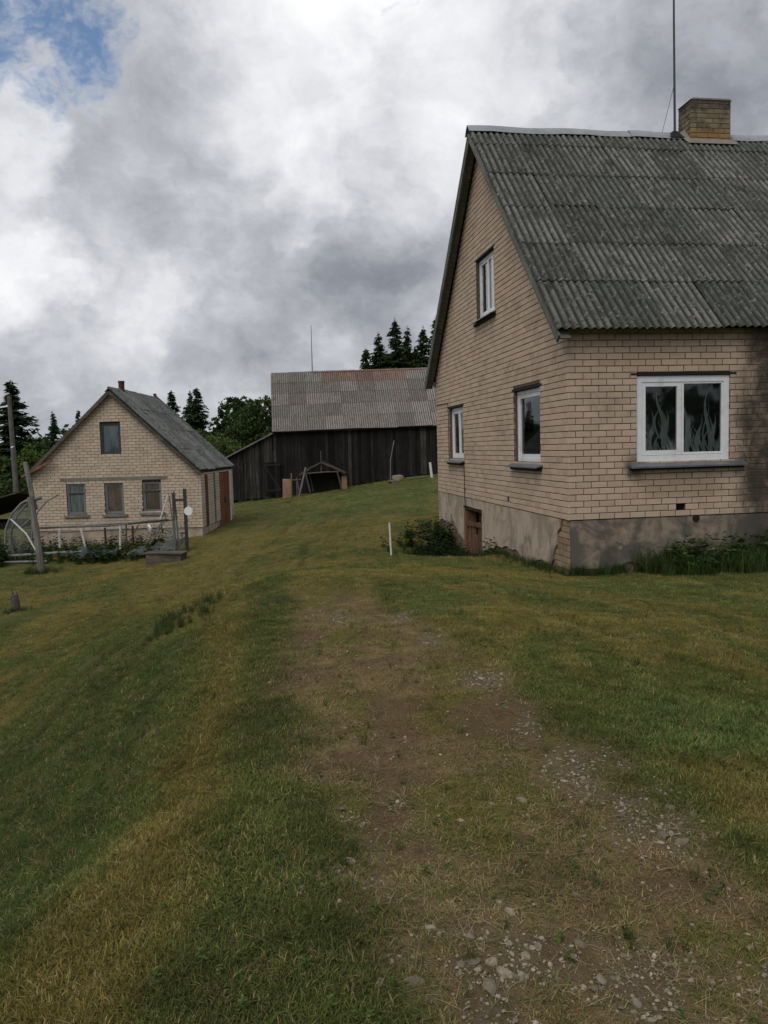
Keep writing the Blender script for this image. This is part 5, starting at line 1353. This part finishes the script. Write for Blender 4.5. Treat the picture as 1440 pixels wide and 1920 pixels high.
XS, YS = [], []
for n, y0, y1 in ((30000, 1.5, 4), (42000, 4, 8), (40000, 8, 14), (34000, 14, 26), (26000, 26, 46.4)):
    a, b_ = fan(n, y0, y1); XS.append(a); YS.append(b_)
X, Y = np.concatenate(XS), np.concatenate(YS)
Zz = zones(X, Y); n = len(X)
keep = rng.random(n) > np.clip(.55 * Zz['track'] + .35 * Zz['track'] * Zz['soil'] + .72 * Zz['grav'] + .5 * Zz['mow'] * .6, 0, .96)
X, Y = X[keep], Y[keep]; Zz = {k: v[keep] for k, v in Zz.items()}; n = len(X)
GREENC, DRYC, ORC, STRAW, LUSH = np.array((.096, .116, .034)), np.array((.222, .172, .052)), np.array((.192, .144, .044)), np.array((.262, .200, .098)), np.array((.100, .146, .048))
def mixc(a, b_, f): return a * (1 - f[:, None]) + b_ * f[:, None]
C = np.repeat(GREENC[None], n, 0)
C = mixc(C, DRYC, Zz['dry'] * rng.uniform(.4, 1, n)); C = mixc(C, LUSH, Zz['lush'] * .8)
C = mixc(C, np.array((.058, .088, .027)), Zz['bank_shade'] * .8)  # darker, cooler green paints shade onto the slope
C = mixc(C, ORC, np.clip(Zz['orange'] * rng.uniform(.5, 1.1, n), 0, 1)); C = mixc(C, GREENC * .88, Zz['green'] * .8)
C = mixc(C, STRAW, Zz['track'] * (rng.random(n) < .60 - .45 * Zz['moss']) * rng.uniform(.5, 1, n))
C = mixc(C, np.array((.145, .100, .054)), Zz['track'] * Zz['soil'] * .8)
C = mixc(C, STRAW, (rng.random(n) < .10) * .8)
C = C * rng.uniform(.65, 1.35, n)[:, None] * (.55 + .95 * Zz['n2'])[:, None]
hgt = (.72 + .75 * Zz['n1'] + .5 * Zz['lush'] + .25 * Zz['green']) * (1 - .3 * Zz['track']) * rng.uniform(.7, 1.3, n)
far = np.clip(Y / 9, 1, 4.5)
wide = rng.uniform(.85, 1.25, n) * far ** .75
Pg = np.stack([X, Y, ground_z(X, Y)], 1)
rot = np.stack([rng.normal(0, .12, n), rng.normal(0, .12, n), rng.uniform(0, 6.28, n)], 1)
scl = np.stack([wide, wide, hgt * far ** .25], 1)
vi = rng.integers(0, 3, n)
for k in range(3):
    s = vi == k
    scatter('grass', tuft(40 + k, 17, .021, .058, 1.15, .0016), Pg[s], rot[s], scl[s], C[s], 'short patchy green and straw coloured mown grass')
# straw and dead stalks lying flat
a, b_ = fan(9000, 1.5, 9); z2 = zones(a, b_); kp = rng.random(len(a)) < (.12 + .9 * z2['track'] + .35 * z2['orange']); a, b_ = a[kp], b_[kp]; n = len(a)
scatter('straw', tuft(60, 5, .075, .05, 1.3, .0012, 2, .86), np.stack([a, b_, ground_z(a, b_) + .006], 1), np.stack([rng.normal(0, .1, n), rng.normal(0, .1, n), rng.uniform(0, 6.28, n)], 1), np.repeat(rng.uniform(.5, 1.4, n)[:, None], 3, 1), np.array((.27, .215, .125)) * rng.uniform(.5, 1.15, n)[:, None], 'dry straw and dead stalks lying on the track')
# clover and small broad leaved weeds
a, b_ = fan(16000, 1.6, 11); z2 = zones(a, b_); kp = rng.random(len(a)) < (.05 + .9 * z2['lush'] + .25 * z2['green'] + .22 * (a < -1.2)) * (1 - z2['grav']); a, b_ = a[kp], b_[kp]; n = len(a)
scatter('clover', leafy_plant(71, .035, 5, .017), np.stack([a, b_, ground_z(a, b_)], 1), np.stack([np.zeros(n), np.zeros(n), rng.uniform(0, 6.28, n)], 1), np.repeat(rng.uniform(.6, 1.3, n)[:, None], 3, 1), np.array((.085, .122, .036)) * rng.uniform(.6, 1.3, n)[:, None], 'low clover and small leaved weeds in the lawn')
# tall grass and weeds along walls
tx, ty, ts, tcol = [], [], [], []
def patch(n, fx, s0, s1, col):
    for k in range(n):
        x, y = fx(); tx.append(x); ty.append(y); ts.append(random.uniform(s0, s1)); tcol.append(np.array(col) * random.uniform(.6, 1.3))
def hxy(wx, uy): p = hpt(wx, uy, 0); return p[0], p[1]
patch(560, lambda: hxy(random.uniform(1.1, 6.5), -abs(random.gauss(0, .40)) - .03), .6, 1.5, (.062, .094, .030))
patch(70, lambda: hxy(random.uniform(-.15, .9), -abs(random.gauss(0, .12)) - .03), .35, .7, (.050, .078, .026))
patch(160, lambda: hxy(-abs(random.gauss(0, .14)) - .03, random.uniform(0, 4.9)), .3, .62, (.052, .078, .026))
patch(120, lambda: hxy(-abs(random.gauss(0, .3)) - .05, random.uniform(6.6, 9.6)), .3, .7, (.05, .075, .026))
patch(260, lambda: hxy(-abs(random.gauss(.2, .7)) - .05, random.gauss(6.0, 1.1)), .45, .95, (.026, .042, .018))
patch(120, lambda: (random.uniform(-12.0, -6.5), random.uniform(23.6, 26.9)), .5, 1.3, (.034, .055, .02))
patch(80, lambda: (random.uniform(-9.2, 8), 46.0 + random.uniform(-.5, .2)), .5, 1.1, (.045, .06, .022))
patch(60, lambda: (random.gauss(-9.6, .25), random.gauss(22.0, .25)), .3, .7, (.05, .07, .024))
patch(40, lambda: (random.gauss(-7.06, .16), random.gauss(14.95, .16)), .2, .45, (.05, .07, .024))
def lawn():
    y = random.uniform(1.8, 22); return random.uniform(-1, 1) * (.5 * y + .6), y
patch(420, lambda: next(p for p in iter(lawn, None) if not in_buildings(np.array(p[0]), np.array(p[1]))), .12, .30, (.075, .10, .034))
patch(120, lambda: (random.uniform(-2.6, -1.9), random.uniform(8.3, 9.2)), .22, .42, (.050, .082, .026))
tx, ty, ts = np.array(tx), np.array(ty), np.array(ts); tcol = np.array(tcol); n = len(tx); hv = rng.integers(0, 2, n)
for k in range(2):
    s = hv == k; m_ = s.sum()
    scatter('tall_grass', tuft(80 + k, 22, .34, .08, .7, .0038, 3), np.stack([tx[s], ty[s], ground_z(tx[s], ty[s])], 1), np.stack([rng.normal(0, .1, m_), rng.normal(0, .1, m_), rng.uniform(0, 6.28, m_)], 1), np.repeat(ts[s][:, None], 3, 1), tcol[s], 'uncut tall grass along the walls and in the hollow')
tx, ty, ts, tcol = [], [], [], []
patch(150, lambda: hxy(-abs(random.gauss(.25, .55)) - .08, random.gauss(6.3, .95)), .5, 1.05, (.020, .036, .016))
patch(170, lambda: hxy(random.uniform(1.5, 6.5), -abs(random.gauss(0, .34)) - .06), .5, 1.25, (.052, .084, .030))
patch(170, lambda: (random.uniform(-12.0, -6.7), random.uniform(23.5, 26.9)), .5, 1.2, (.028, .05, .018))
patch(60, lambda: (random.uniform(-13.4, -11.5), random.uniform(22.5, 27)), .8, 1.6, (.022, .038, .016))
tx, ty, ts, tcol = np.array(tx), np.array(ty), np.array(ts), np.array(tcol); n = len(tx)
scatter('weeds', leafy_plant(91, .5, 9, .12), np.stack([tx, ty, ground_z(tx, ty)], 1), np.stack([rng.normal(0, .12, n), rng.normal(0, .12, n), rng.uniform(0, 6.28, n)], 1), np.repeat(ts[:, None], 3, 1), tcol, 'leafy dark weeds by the walls and the greenhouse')
# gravel: fine pebbles as one mass, larger stones one by one on the ground
a, b_ = fan(150000, 1.6, 9); z2 = zones(a, b_); kp = rng.random(len(a)) < np.clip(z2['grav'] * .75 + z2['track'] * .05, 0, 1); a, b_ = a[kp], b_[kp]; n = len(a)
sz = .0028 + .009 * rng.random(n) ** 3
pv = rng.integers(0, 2, n)
for k in range(2):
    s = pv == k; m_ = s.sum()
    scatter('gravel', rock_mesh('pebble', 20 + k, .6, M['pebble'], 1), np.stack([a[s], b_[s], ground_z(a[s], b_[s]) + sz[s] * .25], 1), rng.uniform(0, 6.28, (m_, 3)) * np.array((.1, .1, 1)), sz[s][:, None] * rng.uniform(.7, 1.3, (m_, 3)), np.array((.30, .255, .195)) * rng.uniform(.45, 1.2, m_)[:, None], 'fine grey gravel scattered on the worn track')
rocks = [rock_mesh('stone', 30 + k, .55 + .1 * (k % 3), M['stone'], 2) for k in range(5)]
a, b_ = fan(60000, 1.75, 6.5); z2 = zones(a, b_); kp = rng.random(len(a)) < np.clip(z2['grav'] * .10 + z2['track'] * .006, 0, 1); a, b_ = a[kp][:280], b_[kp][:280]
gzs = ground_z(a, b_)
for k in range(len(a)):
    s = .006 + .016 * random.random() ** 2.6
    link('stone', rocks[k % 5], ground, (a[k], b_[k], gzs[k] + s * .08), (random.uniform(-.3, .3), random.uniform(-.3, .3), random.uniform(0, 6.28)), (s * random.uniform(.8, 1.5), s, s * random.uniform(.6, 1.0)))
for x, y, s in ((-.17, 2.92, .045), (.40, 2.62, .036), (.05, 2.22, .04), (.33, 2.29, .036), (.27, 2.22, .042), (.62, 2.28, .034), (.22, 2.02, .06), (.72, 2.0, .03), (1.10, 3.12, .045), (1.16, 3.07, .04), (.60, 2.45, .03), (.10, 2.15, .028), (-.05, 2.2, .03), (.86, 2.02, .028), (.20, 2.32, .03)):
    link('stone', rocks[random.randrange(5)], ground, (x, y, gz(x, y) + s * .25 * .2), (random.uniform(-.3, .3), random.uniform(-.3, .3), random.uniform(0, 6.28)), (s * .80, s * .60, s * .48))
